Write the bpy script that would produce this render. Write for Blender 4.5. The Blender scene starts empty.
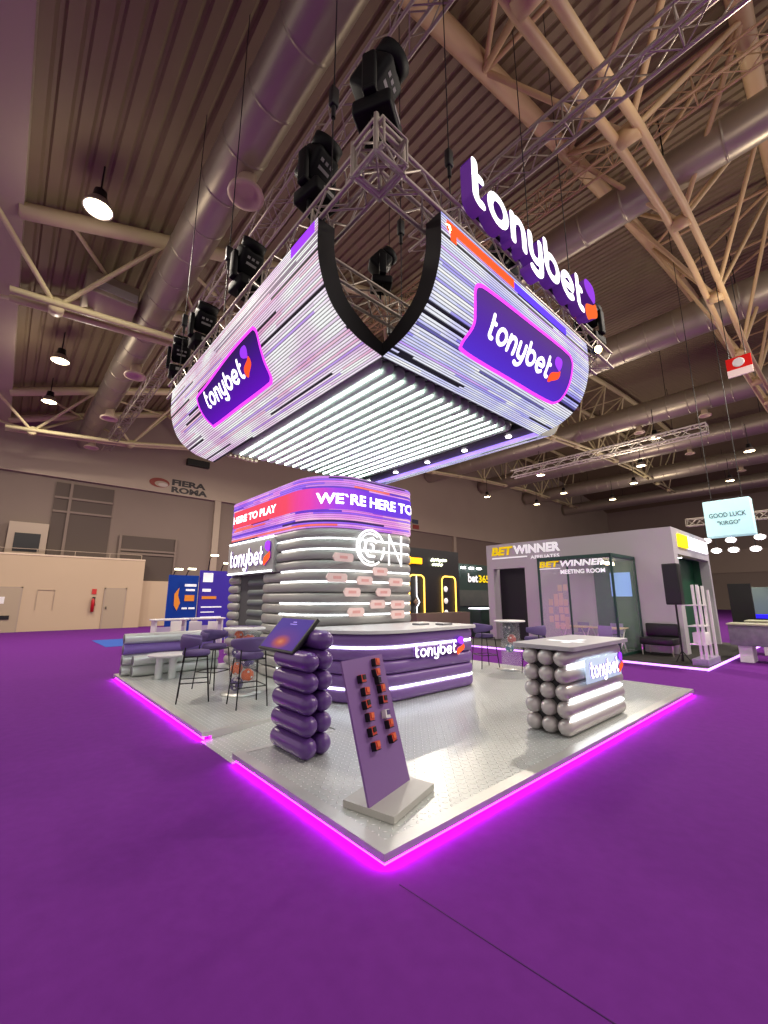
import bpy, bmesh, math, random
from mathutils import Vector, Matrix
random.seed(7)
PI=math.pi
S=bpy.context.scene
COL=S.collection

# ------------------------------------------------------------------ helpers
def lin(h):
    h=h.lstrip('#'); o=[]
    for i in (0,2,4):
        c=int(h[i:i+2],16)/255
        o.append(c/12.92 if c<=.04045 else ((c+.055)/1.055)**2.4)
    return (*o,1)
MATS={}
def mat(name,hex_,rough=.5,metal=0,emit=None,es=0,spec=.5,trans=0,alpha=1):
    if name in MATS: return MATS[name]
    m=bpy.data.materials.new(name); m.use_nodes=True
    b=m.node_tree.nodes['Principled BSDF']
    b.inputs['Base Color'].default_value=lin(hex_); b.inputs['Roughness'].default_value=rough
    b.inputs['Metallic'].default_value=metal; b.inputs['Specular IOR Level'].default_value=spec
    if emit:
        b.inputs['Emission Color'].default_value=lin(emit); b.inputs['Emission Strength'].default_value=es
        b.inputs['Specular IOR Level'].default_value=.03; b.inputs['Roughness'].default_value=.9
    if trans: b.inputs['Transmission Weight'].default_value=trans
    b.inputs['Alpha'].default_value=alpha
    MATS[name]=m; return m
def noisy(name,h1,h2,scale,rough=.5,metal=0,bump=0,detail=4,spec=.5,stretch=(1,1,1)):
    m=mat(name,h1,rough,metal,spec=spec); nt=m.node_tree; b=nt.nodes['Principled BSDF']
    tc=nt.nodes.new('ShaderNodeTexCoord'); mp=nt.nodes.new('ShaderNodeMapping'); mp.inputs['Scale'].default_value=stretch
    n=nt.nodes.new('ShaderNodeTexNoise'); n.inputs['Scale'].default_value=scale; n.inputs['Detail'].default_value=detail
    mx=nt.nodes.new('ShaderNodeMix'); mx.data_type='RGBA'
    mx.inputs['A'].default_value=lin(h1); mx.inputs['B'].default_value=lin(h2)
    nt.links.new(tc.outputs['Object'],mp.inputs['Vector']); nt.links.new(mp.outputs['Vector'],n.inputs['Vector'])
    nt.links.new(n.outputs['Fac'],mx.inputs['Factor']); nt.links.new(mx.outputs['Result'],b.inputs['Base Color'])
    if bump:
        bp=nt.nodes.new('ShaderNodeBump'); bp.inputs['Strength'].default_value=bump; bp.inputs['Distance'].default_value=.01
        nt.links.new(n.outputs['Fac'],bp.inputs['Height']); nt.links.new(bp.outputs['Normal'],b.inputs['Normal'])
    return m
def N(nt,t,**k):
    n=nt.nodes.new(t)
    for a,v in k.items(): setattr(n,a,v)
    return n
def mth(nt,op,a,b=None,c=None):
    n=N(nt,'ShaderNodeMath',operation=op)
    for i,v in enumerate((a,b,c)):
        if v is None: continue
        if isinstance(v,(int,float)): n.inputs[i].default_value=v
        else: nt.links.new(v,n.inputs[i])
    return n.outputs[0]

def cr_spline(P,n=6,closed=False):
    P=[Vector(p) for p in P]
    if closed: Q=[P[-1]]+P+[P[0],P[1]]
    else: Q=[2*P[0]-P[1]]+P+[2*P[-1]-P[-2]]
    o=[]
    for i in range(1,len(Q)-2):
        a,b,c,d=Q[i-1:i+3]
        for k in range(n):
            t=k/n
            o.append(.5*((2*b)+(c-a)*t+(2*a-5*b+4*c-d)*t*t+(3*b-a-3*c+d)*t**3))
    if not closed: o.append(P[-1])
    return o
def wpos(o):
    v=Vector((0,0,0))
    while o is not None: v+=o.location; o=o.parent
    return v
class MB:
    def __init__(s): s.v=[]; s.f=[]; s.m=[]; s.sm=[]; s.uv={}; s.cm=0
    def add(s,vs,fs,smooth=False,M=None):
        b=len(s.v)
        for v in vs: s.v.append((M@Vector(v)) if M else Vector(v))
        for f in fs: s.f.append([b+i for i in f]); s.m.append(s.cm); s.sm.append(smooth)
        return b
    def box(s,a,b,M=None,bev=0):
        x0,y0,z0=a; x1,y1,z1=b
        if bev:
            bm=bmesh.new(); bmesh.ops.create_cube(bm,size=1)
            for v in bm.verts: v.co=Vector(((x0+x1)/2+v.co.x*(x1-x0),(y0+y1)/2+v.co.y*(y1-y0),(z0+z1)/2+v.co.z*(z1-z0)))
            bmesh.ops.bevel(bm,geom=bm.edges[:],offset=bev,segments=3,profile=.5,affect='EDGES')
            bm.verts.index_update()
            s.add([v.co.copy() for v in bm.verts],[[v.index for v in f.verts] for f in bm.faces],True,M); bm.free(); return s
        s.add([(x0,y0,z0),(x1,y0,z0),(x1,y1,z0),(x0,y1,z0),(x0,y0,z1),(x1,y0,z1),(x1,y1,z1),(x0,y1,z1)],
              [(0,3,2,1),(4,5,6,7),(0,1,5,4),(1,2,6,5),(2,3,7,6),(3,0,4,7)],False,M); return s
    def tube(s,p,q,r,n=8,r2=None,caps=True,M=None):
        p=Vector(p);q=Vector(q); d=(q-p)
        if d.length<1e-6: return s
        d.normalize(); a=d.orthogonal().normalized(); c=d.cross(a); r2=r if r2 is None else r2
        vs=[];
        for P,R in ((p,r),(q,r2)):
            for i in range(n):
                t=2*PI*i/n; vs.append(P+a*math.cos(t)*R+c*math.sin(t)*R)
        s.add(vs,[(i,(i+1)%n,n+(i+1)%n,n+i) for i in range(n)],True,M)
        if caps:
            s.add(vs[:n],[list(range(n))[::-1]],False,M); s.add(vs[n:],[list(range(n))],False,M)
        return s
    def path(s,pts,r,n=8,M=None,caps=True):
        pts=[Vector(p) for p in pts]; k=len(pts); rings=[]
        d0=(pts[1]-pts[0]).normalized(); a=d0.orthogonal().normalized()
        vs=[]
        for i,p in enumerate(pts):
            d=(pts[min(i+1,k-1)]-pts[max(i-1,0)]).normalized()
            a=(a-d*a.dot(d)).normalized(); c=d.cross(a); R=r[i] if isinstance(r,(list,tuple)) else r
            for j in range(n):
                t=2*PI*j/n; vs.append(p+a*math.cos(t)*R+c*math.sin(t)*R)
        fs=[(i*n+j,i*n+(j+1)%n,(i+1)*n+(j+1)%n,(i+1)*n+j) for i in range(k-1) for j in range(n)]
        if caps: fs+= [list(range(n))[::-1],[ (k-1)*n+j for j in range(n)]]
        s.add(vs,fs,True,M); return s
    def lathe(s,prof,c=(0,0,0),n=24,M=None,smooth=True,axis='z'):
        vs=[];k=len(prof)
        for r,z in prof:
            for i in range(n):
                t=2*PI*i/n; x,y=r*math.cos(t),r*math.sin(t)
                v=(x,y,z) if axis=='z' else ((z,x,y) if axis=='x' else (y,z,x))
                vs.append((c[0]+v[0],c[1]+v[1],c[2]+v[2]))
        fs=[(i*n+j,i*n+(j+1)%n,(i+1)*n+(j+1)%n,(i+1)*n+j) for i in range(k-1) for j in range(n)]
        if prof[0][0]>1e-6: fs.append(list(range(n))[::-1])
        if prof[-1][0]>1e-6: fs.append([(k-1)*n+j for j in range(n)])
        s.add(vs,fs,smooth,M); return s
    def capsule(s,p,q,r,n=20,M=None,e=1.0):
        p=Vector(p);q=Vector(q);d=(q-p).normalized();pts=[];rs=[]
        for i in range(7):
            t=PI/2*i/6; pts.append(p-d*r*e*math.cos(t)); rs.append(max(r*math.sin(t),1e-4))
        for i in range(7):
            t=PI/2*(1-i/6); pts.append(q+d*r*e*math.cos(t)); rs.append(max(r*math.sin(t),1e-4))
        return s.path(pts,rs,n,M,False)
    def prism(s,poly,z0,z1,M=None,smooth=False):
        n=len(poly)
        vs=[(x,y,z0) for x,y in poly]+[(x,y,z1) for x,y in poly]
        s.add(vs,[(i,(i+1)%n,n+(i+1)%n,n+i) for i in range(n)],smooth,M)
        s.add(vs,[list(range(n))[::-1],[n+i for i in range(n)]],False,M); return s
    def build(s,name,mats,parent=None,world=False):
        me=bpy.data.meshes.new(name)
        off=wpos(parent) if (parent is not None and world) else Vector((0,0,0))
        me.from_pydata([v-off for v in s.v],[],s.f)
        for m in (mats if isinstance(mats,(list,tuple)) else [mats]): me.materials.append(m)
        me.polygons.foreach_set('material_index',s.m); me.polygons.foreach_set('use_smooth',s.sm)
        if s.uv:
            l=me.uv_layers.new(name='UVMap')
            for lp in me.loops: l.data[lp.index].uv=s.uv.get(lp.vertex_index,(0,0))
        me.update()
        o=bpy.data.objects.new(name,me); COL.objects.link(o); o.parent=parent
        return o
def props(o,label=None,cat=None,group=None,kind=None):
    if label: o['label']=label
    if cat: o['category']=cat
    if group: o['group']=group
    if kind: o['kind']=kind
    return o
def thing(name,label,cat,loc=(0,0,0),rz=0,group=None):
    o=bpy.data.objects.new(name,None); COL.objects.link(o); o.location=loc; o.rotation_euler=(0,0,rz); o.empty_display_size=.1
    return props(o,label,cat,group)
def dup(o,loc,rz=None,label=None,parent=None):
    c=o.copy(); COL.objects.link(c)
    if parent is None:
        c.location=loc
        if rz is not None: c.rotation_euler=(0,0,rz)
    else: c.parent=parent
    if label: c['label']=label
    for ch in list(o.children): dup(ch,None,None,None,c)
    return c
def struct(name,mb,m): return props(mb.build(name,m),kind='structure')

# lettering ---------------------------------------------------------------
def text_verts(body,size=1,bold=0,shear=0,align='LEFT',space=1,res=3):
    cu=bpy.data.curves.new('t','FONT'); cu.body=body; cu.size=size; cu.offset=bold; cu.shear=shear; cu.align_x=align; cu.space_character=space
    cu.resolution_u=res
    o=bpy.data.objects.new('t',cu); COL.objects.link(o); dg=bpy.context.evaluated_depsgraph_get(); dg.update()
    me=bpy.data.meshes.new_from_object(o.evaluated_get(dg))
    vs=[(v.co.x,v.co.y) for v in me.vertices]; fs=[list(p.vertices) for p in me.polygons]
    bpy.data.objects.remove(o); bpy.data.curves.remove(cu); bpy.data.meshes.remove(me)
    return vs,fs
def fit(vs,w=None,h=None):
    x0=min(v[0] for v in vs);x1=max(v[0] for v in vs);y0=min(v[1] for v in vs);y1=max(v[1] for v in vs)
    sx=(w/(x1-x0)) if w else None; sy=(h/(y1-y0)) if h else None
    sx=sx or sy; sy=sy or sx
    return [((x-x0)*sx,(y-y0)*sy) for x,y in vs]
def plane_map(o,ux,un=None):
    o=Vector(o);ux=Vector(ux).normalized();uz=Vector((0,0,1)) if un is None else Vector(un).normalized(); n=ux.cross(uz)
    return lambda x,y,d=0: o+ux*x+uz*y+n*d
def text_obj(body,mapf,w,h,m,parent,name='lettering',bold=.02,shear=0,depth=.012,space=1,world=True):
    vs,fs=text_verts(body,1,bold,shear,space=space); vs=fit(vs,w,h); mb=MB()
    n=len(vs)
    mb.add([mapf(x,y,depth) for x,y in vs],fs)
    return mb.build(name,m,parent,world)
LET={'t':([[(.14,1.4),(.14,.36),(.17,.15),(.3,.04),(.46,.04)],[(.14,.93),(.44,.93)]],.5),
 'o':(['ring',.43,.49],.86),
 'n':([[(.02,0),(.02,.96)],[(.02,.5),(.1,.78),(.36,.95),(.6,.85),(.68,.55),(.68,0)]],.72),
 'y':([[(.02,.96),(.02,.45),(.1,.15),(.35,.04),(.6,.14),(.68,.4)],[(.68,.96),(.68,-.02),(.6,-.33),(.34,-.45),(.06,-.36)]],.72),
 'b':([[(.02,1.4),(.02,.49)],'ring',.43,.49],.86),
 'e':([[(.06,.47),(.8,.47),(.76,.76),(.44,.95),(.12,.78),(.0,.47),(.12,.16),(.44,.0),(.74,.12)]],.8)}
def word_strokes(word='tonybet',gap=.36):
    out=[];x=0
    for ch in word:
        spec,w=LET[ch]; st=[]
        it=iter(spec)
        for e in it:
            if e=='ring':
                cx=next(it);cy=next(it)
                st.append(([(x+cx+.42*math.cos(2*PI*i/20),cy+.46*math.sin(2*PI*i/20)) for i in range(20)],True))
            else:
                pl=[(x+a,b) for a,b in e]
                if len(pl)>3 and ch!='e': pl=[(v.x,v.y) for v in cr_spline([(a,b,0) for a,b in pl],5)]
                elif ch=='e': pl=[pl[0]]+[(v.x,v.y) for v in cr_spline([(a,b,0) for a,b in pl[1:]],5)]
                st.append((pl,False))
        out.append(st); x+=w+gap
    return out,x-gap
def stroke(mb,pl,closed,w,mapf,depth,front,side=0,back=0.0):
    """a round-ended stroke of width w along the 2-D line pl; front face at depth, side walls down to back"""
    P=[Vector((a,b,0)) for a,b in pl]; n=len(P); L=[];R=[]
    for i in range(n):
        a=P[i-1] if (i>0 or closed) else P[i]; b=P[(i+1)%n] if (i<n-1 or closed) else P[i]
        d=(b-a).normalized(); nn=Vector((-d.y,d.x,0)); k=1
        L.append(P[i]+nn*w/2); R.append(P[i]-nn*w/2)
    if not closed:
        c0=[];c1=[]
        d0=(P[0]-P[1]).normalized(); d1=(P[-1]-P[-2]).normalized()
        for i in range(1,6):
            t=PI*i/6
            n0=L[0]-P[0]; c0.append(P[0]+n0*math.cos(t)+d0*(w/2)*math.sin(t))
            n1=R[-1]-P[-1]; c1.append(P[-1]+n1*math.cos(t)+d1*(w/2)*math.sin(t))
    mb.cm=front
    vs=[mapf(p.x,p.y,depth) for p in L]+[mapf(p.x,p.y,depth) for p in R]
    rng=range(n if closed else n-1)
    mb.add(vs,[(i,n+i,n+(i+1)%n,(i+1)%n) for i in rng])
    loops=[]
    if closed: loops=[L,R[::-1]]
    else:
        for cap in ((L[0],c0,R[0]),(R[-1],c1,L[-1])):
            pts=[cap[0]]+cap[1]+[cap[2]]
            mb.add([mapf(p.x,p.y,depth) for p in pts],[list(range(len(pts)))])
        loops=[R+c1+L[::-1]+c0[::-1]]
    if depth-back>1e-4:
        mb.cm=side
        for lp in loops:
            k=len(lp); vs=[mapf(p.x,p.y,depth) for p in lp]+[mapf(p.x,p.y,back) for p in lp]
            mb.add(vs,[(i,(i+1)%k,k+(i+1)%k,k+i) for i in range(k)])
    mb.cm=0
PETAL_TOP=[(.30,1.42),(.12,1.38),(.03,1.2),(.05,1.0),(.16,.86),(.3,.78),(.42,.74),(.5,.9),(.52,1.15),(.46,1.36)]
PETAL_LOW=[(.5,.78),(.56,.55),(.52,.34),(.38,.2),(.2,.06),(.05,-.08),(-.04,.02),(-.05,.25),(.02,.44),(.2,.56),(.38,.66)]
def logo(parent,mapf,w,asc,m_white,m_top,m_low,depth=.01,mark=True,side=None,back=0,letters=False,markscale=1.0,sw=.27):
    markscale*=1.22
    """the word, then the two-petal mark; w = full width with mark, asc = ascender height"""
    st,W=word_strokes(); tot=W+(.25+.8*markscale if mark else 0); sx=w/tot; sy=asc/1.53
    f=lambda x,y,d=0: mapf(x*sx,y*sy,d)
    objs=[]
    if letters:
        for ch in st:
            mb=MB()
            for pl,cl in ch: stroke(mb,pl,cl,sw,f,depth,0,1,back)
            objs.append(mb.build('letter',[m_white,side],parent,True))
    else:
        mb=MB()
        for ch in st:
            for pl,cl in ch: stroke(mb,pl,cl,sw,f,depth,0,1 if side else 0,back)
        objs.append(mb.build('lettering',[m_white,side] if side else m_white,parent,True))
    if mark:
        for nm,poly,m in (('logo_petal',PETAL_TOP,m_top),('logo_petal',PETAL_LOW,m_low)):
            pl=[(v.x,v.y) for v in cr_spline([(a,b,0) for a,b in poly],3,True)]
            mb=MB(); pts=[(W+.3+a*1.35*markscale,.1+b*markscale*.92-(markscale-1)*.4) for a,b in pl]; k=len(pts)
            mb.add([f(a,b,depth) for a,b in pts],[list(range(k))])
            if side:
                mb.cm=1; mb.add([f(a,b,depth) for a,b in pts]+[f(a,b,back) for a,b in pts],[(i,(i+1)%k,k+(i+1)%k,k+i) for i in range(k)]); mb.cm=0
            objs.append(mb.build(nm,[m,side] if side else m,parent,True))
    return objs

# ------------------------------------------------------------------ materials
M_carpet=noisy('carpet','#5c2074','#692882',9,.95,0,.25,8,.1)
M_steel=mat('brushed_steel','#cfcfcb',.36,.65)
M_alu=mat('aluminium','#c4beb4',.35,.85)
M_trussm=mat('truss_aluminium','#b7ada0',.45,.7)
M_black=mat('black_plastic','#0c0b0d',.45)
M_fixture=mat('fixture_black','#070708',.6,spec=.2)
M_blackmetal=mat('black_metal','#0d0c0e',.4,.3)
M_white=mat('white_paint','#e6e3e2',.45)
M_cream=mat('cream_steel_paint','#d9c3a8',.5)
M_greyroll=mat('silver_vinyl','#9f9e9b',.36,.1)
M_silverball=mat('satin_silver','#bdb6b4',.3,.4)
M_purplevinyl=mat('purple_vinyl','#7a579c',.33)
M_purpledark=mat('purple_gloss','#5d3a80',.28)
M_lilac=mat('lilac_fabric','#5d4a7c',.8)
M_top=mat('pale_laminate','#c9c6c9',.35)
M_led=mat('led_white','#ffffff',.5,0,'#f2fbff',5.5)
M_ledtube=mat('led_tube','#ffffff',.5,0,'#eefff6',9)
M_ledsoft=mat('led_soft','#ffffff',.5,0,'#f6f8ff',2.6)
M_magenta=mat('led_magenta','#ff20ff',.5,0,'#f410ff',75)
M_signwhite=mat('sign_white','#ffffff',.5,0,'#fbf8ff',1.8)
M_signpurple=mat('sign_violet','#9b3df0',.5,0,'#9b3df0',.9)
M_signorange=mat('sign_orange','#ff5a2a',.5,0,'#ff5428',.95)
M_letterside=mat('letter_purple_side','#7a45a6',.4,0,'#6a35a0',.22)  # weak emission brightens the purple sides, which are no lamps
M_lampwarm=mat('lamp_warm','#fff0d0',.5,0,'#ffe9bc',14)
M_lampcool=mat('lamp_cool','#ffffff',.5,0,'#fff8ff',12)
M_glass=mat('clear_acrylic','#f4f6fa',.05,0,alpha=.07)
M_glasspane=mat('clear_glass_pane','#cfe0da',.03,0,alpha=.1)
M_roof=noisy('roof_sheet','#8d7f60','#807255',.6,.65,.05)
M_duct=noisy('galvanised_duct','#a39a88','#b5ab98',.8,.4,.6,0)
M_wallhi=noisy('wall_upper_panel','#a89886','#9d8d7d',.3,.8)
M_walllo=noisy('wall_lower_panel','#7c6c62','#706157',.3,.8)
M_walldark=noisy('gate_panel','#54473f','#4a3f38',.3,.8)
M_office=noisy('office_wall','#c0aa8e','#b8a286',.4,.8)
M_doorp=mat('door_paint','#a8977f',.6)
M_grey=mat('booth_grey','#b5b0b6',.7)
M_green=mat('booth_green','#0f4a30',.45)
M_darkgreen=mat('booth_dark_green','#0c2a22',.6)
M_yellow=mat('yellow_letter','#f0d21c',.5,0,'#f0d21c',.35)
M_letterwhite=mat('white_letter','#e9e7ea',.5,0,'#ffffff',.45)

def diamond_plate():
    m=mat('diamond_plate','#eeeeea',.3,.4); nt=m.node_tree; b=nt.nodes['Principled BSDF']
    tc=N(nt,'ShaderNodeTexCoord'); sep=N(nt,'ShaderNodeSeparateXYZ'); nt.links.new(tc.outputs['Object'],sep.inputs[0])
    K=1/.066
    x=mth(nt,'MULTIPLY',sep.outputs['X'],K); y=mth(nt,'MULTIPLY',sep.outputs['Y'],K)
    cxx=mth(nt,'SUBTRACT',mth(nt,'FRACT',x),.5); cyy=mth(nt,'SUBTRACT',mth(nt,'FRACT',y),.5)
    par=mth(nt,'MODULO',mth(nt,'ABSOLUTE',mth(nt,'ADD',mth(nt,'FLOOR',x),mth(nt,'FLOOR',y))),2)
    # two lozenge directions, alternate cells
    a=mth(nt,'ADD',cxx,cyy); c=mth(nt,'SUBTRACT',cxx,cyy)
    def loz(p,q): return mth(nt,'SUBTRACT',1,mth(nt,'ADD',mth(nt,'MULTIPLY',mth(nt,'ABSOLUTE',p),1.5),mth(nt,'MULTIPLY',mth(nt,'ABSOLUTE',q),5.5)))
    A=loz(a,c); B=loz(c,a)
    h=mth(nt,'ADD',mth(nt,'MULTIPLY',A,mth(nt,'SUBTRACT',1,par)),mth(nt,'MULTIPLY',B,par))
    h=mth(nt,'MINIMUM',mth(nt,'MAXIMUM',h,0),.4)
    mx=N(nt,'ShaderNodeMix',data_type='RGBA'); mx.inputs['A'].default_value=lin('#c2c6c3'); mx.inputs['B'].default_value=lin('#ffffff')  # grey-to-white lozenges paint in the relief shading the bump loses
    nt.links.new(mth(nt,'MULTIPLY',h,2.5),mx.inputs['Factor']); nt.links.new(mx.outputs['Result'],b.inputs['Base Color'])
    bp=N(nt,'ShaderNodeBump'); bp.inputs['Strength'].default_value=1; bp.inputs['Distance'].default_value=.03
    nt.links.new(h,bp.inputs['Height']); nt.links.new(bp.outputs['Normal'],b.inputs['Normal'])
    return m
M_plate=diamond_plate()

def led_screen_mat(name,rows,seed,palette,gap=.25,strength=1.0,segs=1.1,tint=None):
    """moving-stripe picture of an LED wall: rows across v, segments along u"""
    m=bpy.data.materials.new(name); m.use_nodes=True; nt=m.node_tree; b=nt.nodes['Principled BSDF']
    b.inputs['Base Color'].default_value=(.02,.02,.02,1); b.inputs['Roughness'].default_value=.6; b.inputs['Specular IOR Level'].default_value=.1
    uv=N(nt,'ShaderNodeUVMap'); sp=N(nt,'ShaderNodeSeparateXYZ'); nt.links.new(uv.outputs[0],sp.inputs[0])
    U,V=sp.outputs['X'],sp.outputs['Y']
    vr=mth(nt,'MULTIPLY',V,rows); row=mth(nt,'FLOOR',vr); fr=mth(nt,'FRACT',vr)
    w1=N(nt,'ShaderNodeTexWhiteNoise',noise_dimensions='2D'); cb=N(nt,'ShaderNodeCombineXYZ'); nt.links.new(row,cb.inputs[0]); cb.inputs[1].default_value=seed; nt.links.new(cb.outputs[0],w1.inputs['Vector'])
    sg=mth(nt,'FLOOR',mth(nt,'ADD',mth(nt,'MULTIPLY',U,mth(nt,'ADD',mth(nt,'MULTIPLY',w1.outputs['Value'],segs),.15)),mth(nt,'MULTIPLY',w1.outputs['Value'],37)))
    w2=N(nt,'ShaderNodeTexWhiteNoise',noise_dimensions='2D'); cb2=N(nt,'ShaderNodeCombineXYZ'); nt.links.new(row,cb2.inputs[0]); nt.links.new(sg,cb2.inputs[1]); nt.links.new(cb2.outputs[0],w2.inputs['Vector'])
    rp=N(nt,'ShaderNodeValToRGB'); rp.color_ramp.interpolation='CONSTANT'
    els=rp.color_ramp.elements
    while len(els)<len(palette): els.new(.5)
    for e,(p,c) in zip(els,palette): e.position=p; e.color=lin(c)
    nt.links.new(w2.outputs['Value'],rp.inputs[0])
    # soft colour clouds of the clip
    nz=N(nt,'ShaderNodeTexNoise',noise_dimensions='2D'); nz.inputs['Scale'].default_value=1.3; nt.links.new(uv.outputs[0],nz.inputs['Vector'])
    mx=N(nt,'ShaderNodeMix',data_type='RGBA',blend_type='MULTIPLY'); mx.inputs['Factor'].default_value=1
    rp2=N(nt,'ShaderNodeValToRGB'); e=rp2.color_ramp.elements; t=tint or ('#ffffff','#d8b8f0')
    e[0].position=.38; e[0].color=lin(t[0]); e[1].position=.66; e[1].color=lin(t[1]); nt.links.new(nz.outputs['Fac'],rp2.inputs[0])
    nt.links.new(rp.outputs[0],mx.inputs['A']); nt.links.new(rp2.outputs[0],mx.inputs['B'])
    g=mth(nt,'ADD',mth(nt,'MULTIPLY',mth(nt,'GREATER_THAN',fr,gap),1-.2),.2)
    nt.links.new(mx.outputs['Result'],b.inputs['Emission Color'])
    nt.links.new(mth(nt,'MULTIPLY',g,strength),b.inputs['Emission Strength'])
    MATS[name]=m; return m
PAL_L=[(0,'#1c1620'),(.075,'#ffffff'),(.30,'#fdf3ff'),(.50,'#f0dcf2'),(.62,'#ffffff'),(.78,'#f6cfe2'),(.90,'#c9a8f2'),(.955,'#8f7d92')]
PAL_R=[(0,'#1a1a26'),(.085,'#f4f6ff'),(.34,'#e2e6ff'),(.52,'#ffffff'),(.70,'#cfd0ff'),(.84,'#b0a8f4'),(.92,'#6a66a8'),(.96,'#e0b8ff')]
PAL_B=[(0,'#6a3fd0'),(.14,'#e7a8e8'),(.34,'#c88ae8'),(.52,'#f2c0e0'),(.66,'#9a6af0'),(.78,'#ff7a6a'),(.84,'#e090e8'),(.93,'#3a2060')]
M_scrL=led_screen_mat('led_wall_pink',30,3,PAL_L,.3,.95,.55,('#ffffff','#f2d6f0'))
M_scrR=led_screen_mat('led_wall_blue',30,9,PAL_R,.3,.95,.8,('#ffffff','#dcd8ff'))
M_scrB=led_screen_mat('led_band_stripes',24,5,PAL_B,.15,1.15,.9,('#ffffff','#eec6f2'))
def grad_mat(name,stops,axis,strength):
    m=bpy.data.materials.new(name); m.use_nodes=True; nt=m.node_tree; b=nt.nodes['Principled BSDF']
    b.inputs['Base Color'].default_value=(.02,.02,.03,1); b.inputs['Roughness'].default_value=.8; b.inputs['Specular IOR Level'].default_value=.05
    uv=N(nt,'ShaderNodeUVMap'); sp=N(nt,'ShaderNodeSeparateXYZ'); nt.links.new(uv.outputs[0],sp.inputs[0])
    rp=N(nt,'ShaderNodeValToRGB'); els=rp.color_ramp.elements
    while len(els)<len(stops): els.new(.5)
    for e,(p,c) in zip(els,stops): e.position=p; e.color=lin(c)
    nt.links.new(sp.outputs[axis],rp.inputs[0]); nt.links.new(rp.outputs[0],b.inputs['Emission Color']); b.inputs['Emission Strength'].default_value=strength
    MATS[name]=m; return m
M_logopanelL=grad_mat('screen_violet_panel_dusk',[(0,'#6a10c8'),(.5,'#4a0f96'),(1,'#2c1748')],'Y',.9)
M_logopanelR=grad_mat('screen_violet_panel',[(0,'#5a34e0'),(.45,'#5a2ab8'),(1,'#5b2f80')],'Y',.9)
M_pinkline=mat('screen_pink_line','#ff50ff',.5,0,'#f048ff',1.0)
M_bandtext=grad_mat('screen_band_message',[(0,'#ff4a60'),(.44,'#ff4a66'),(.56,'#f444b8'),(.64,'#b044f0'),(.76,'#7a3ae8'),(1,'#6a3ae8')],'X',.95)

# ------------------------------------------------------------------ hall shell
def roof_z(x): return 11.9+.35*x-.0035*x*x
mb=MB(); mb.box((-40,-40,-.3),(84,45,-.1)); struct('floor',mb,M_carpet)
mb=MB(); mb.box((1.0,16.2,-.1),(2.4,19.4,-.092)); props(mb.build('carpet_patch',mat('blue_carpet','#2450a8',.95)),'bright blue carpet patch lying on the purple floor by the pale office','carpet')
mb=MB(); mb.path([(-.006,-.15,-.1),(.03,-.85,-.1),(.06,-1.4,-.1)],.004,5); props(mb.build('trim_7',mat('carpet_seam','#471a5c',.9)),kind='structure')
# corrugated roof on the arch
mb=MB(); xs=[];x=-3.05;k=0
while x<84:
    xs+= [(x,0.035),(x+.06,.035),(x+.11,-.035),(x+.32,-.035)]; x+=.38
vs=[];
for y in (-4.6,32):
    for a,d in xs: vs.append((a,y,roof_z(a)+.42+d))
n=len(xs); mb.add(vs,[(i,i+1,n+i+1,n+i) for i in range(n-1)])
vs=[(-3.05,-14,roof_z(-3.05)+.9),(62,-14,roof_z(62)+.9),(62,32,roof_z(62)+.9),(-3.05,32,roof_z(-3.05)+.9)]
struct('ceiling',mb,M_roof)
mb=MB(); mb.box((-8,-4.6,10.85),(-2.92,32,12.2)); struct('trim_1',mb,mat('girder_mauve','#b5aa90',.7))
# far wall, its high band, bays and pilasters
mb=MB(); mb.box((-8,28.2,-.1),(84,28.6,8.55)); struct('wall_back',mb,M_walllo)
mb=MB(); mb.box((-8,27.95,8.55),(84,28.6,22)); struct('trim_2',mb,M_wallhi)
mb=MB(); mb.box((82,-40,-.1),(82.4,28,22)); struct('wall_right',mb,mat('far_wall_beige','#9a8a7c',.8))
mb=MB(); mb.box((81.85,-40,5.5),(82,28,9.0)); struct('trim_3',mb,mat('far_wall_strip','#b09e8c',.8))
for k,x in enumerate((8.85,24.5,36,)):
    mb=MB(); mb.box((x-.22,27.98,-.1),(x+.22,28.2,8.55)); struct('trim_%d'%(4+k),mb,M_wallhi)
def gate(x0,x1,z0,z1,label,bars):
    t=thing('shutter_gate',label,'gate',((x0+x1)/2,28.1,z0))
    mb=MB(); mb.box((x0,28.12,z0),(x1,28.19,z1)); mb.build('panel',M_walldark,t,True)
    fr=MB()
    for a in bars: fr.box((a-.07,28.04,z0),(a+.07,28.12,z1))
    for z in (z0+.6*(z1-z0),z1-.9): fr.box((x0,28.05,z-.06),(x1,28.12,z+.06))
    fr.build('frame',M_walllo,t,True)
gate(-.5,2.4,4.0,8.3,'tall dark brown gate in the far wall above the pale office roof',(.25,))
gate(3.0,6.4,2.7,5.5,'dark brown shutter right of the pale office, under the fair sign',(3.05,6.3))
t=thing('vent_unit','cream box unit with black screen on the far wall above the office','vent unit',(-1.4,27.9,4.6))
mb=MB(); mb.box((-2.25,27.6,4.0),(-.55,28.2,5.7),bev=.03); mb.build('housing',M_wallhi,t,True)
mb=MB(); mb.box((-1.95,27.56,4.1),(-.85,27.61,5.1)); mb.build('grille',M_black,t,True)
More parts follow.
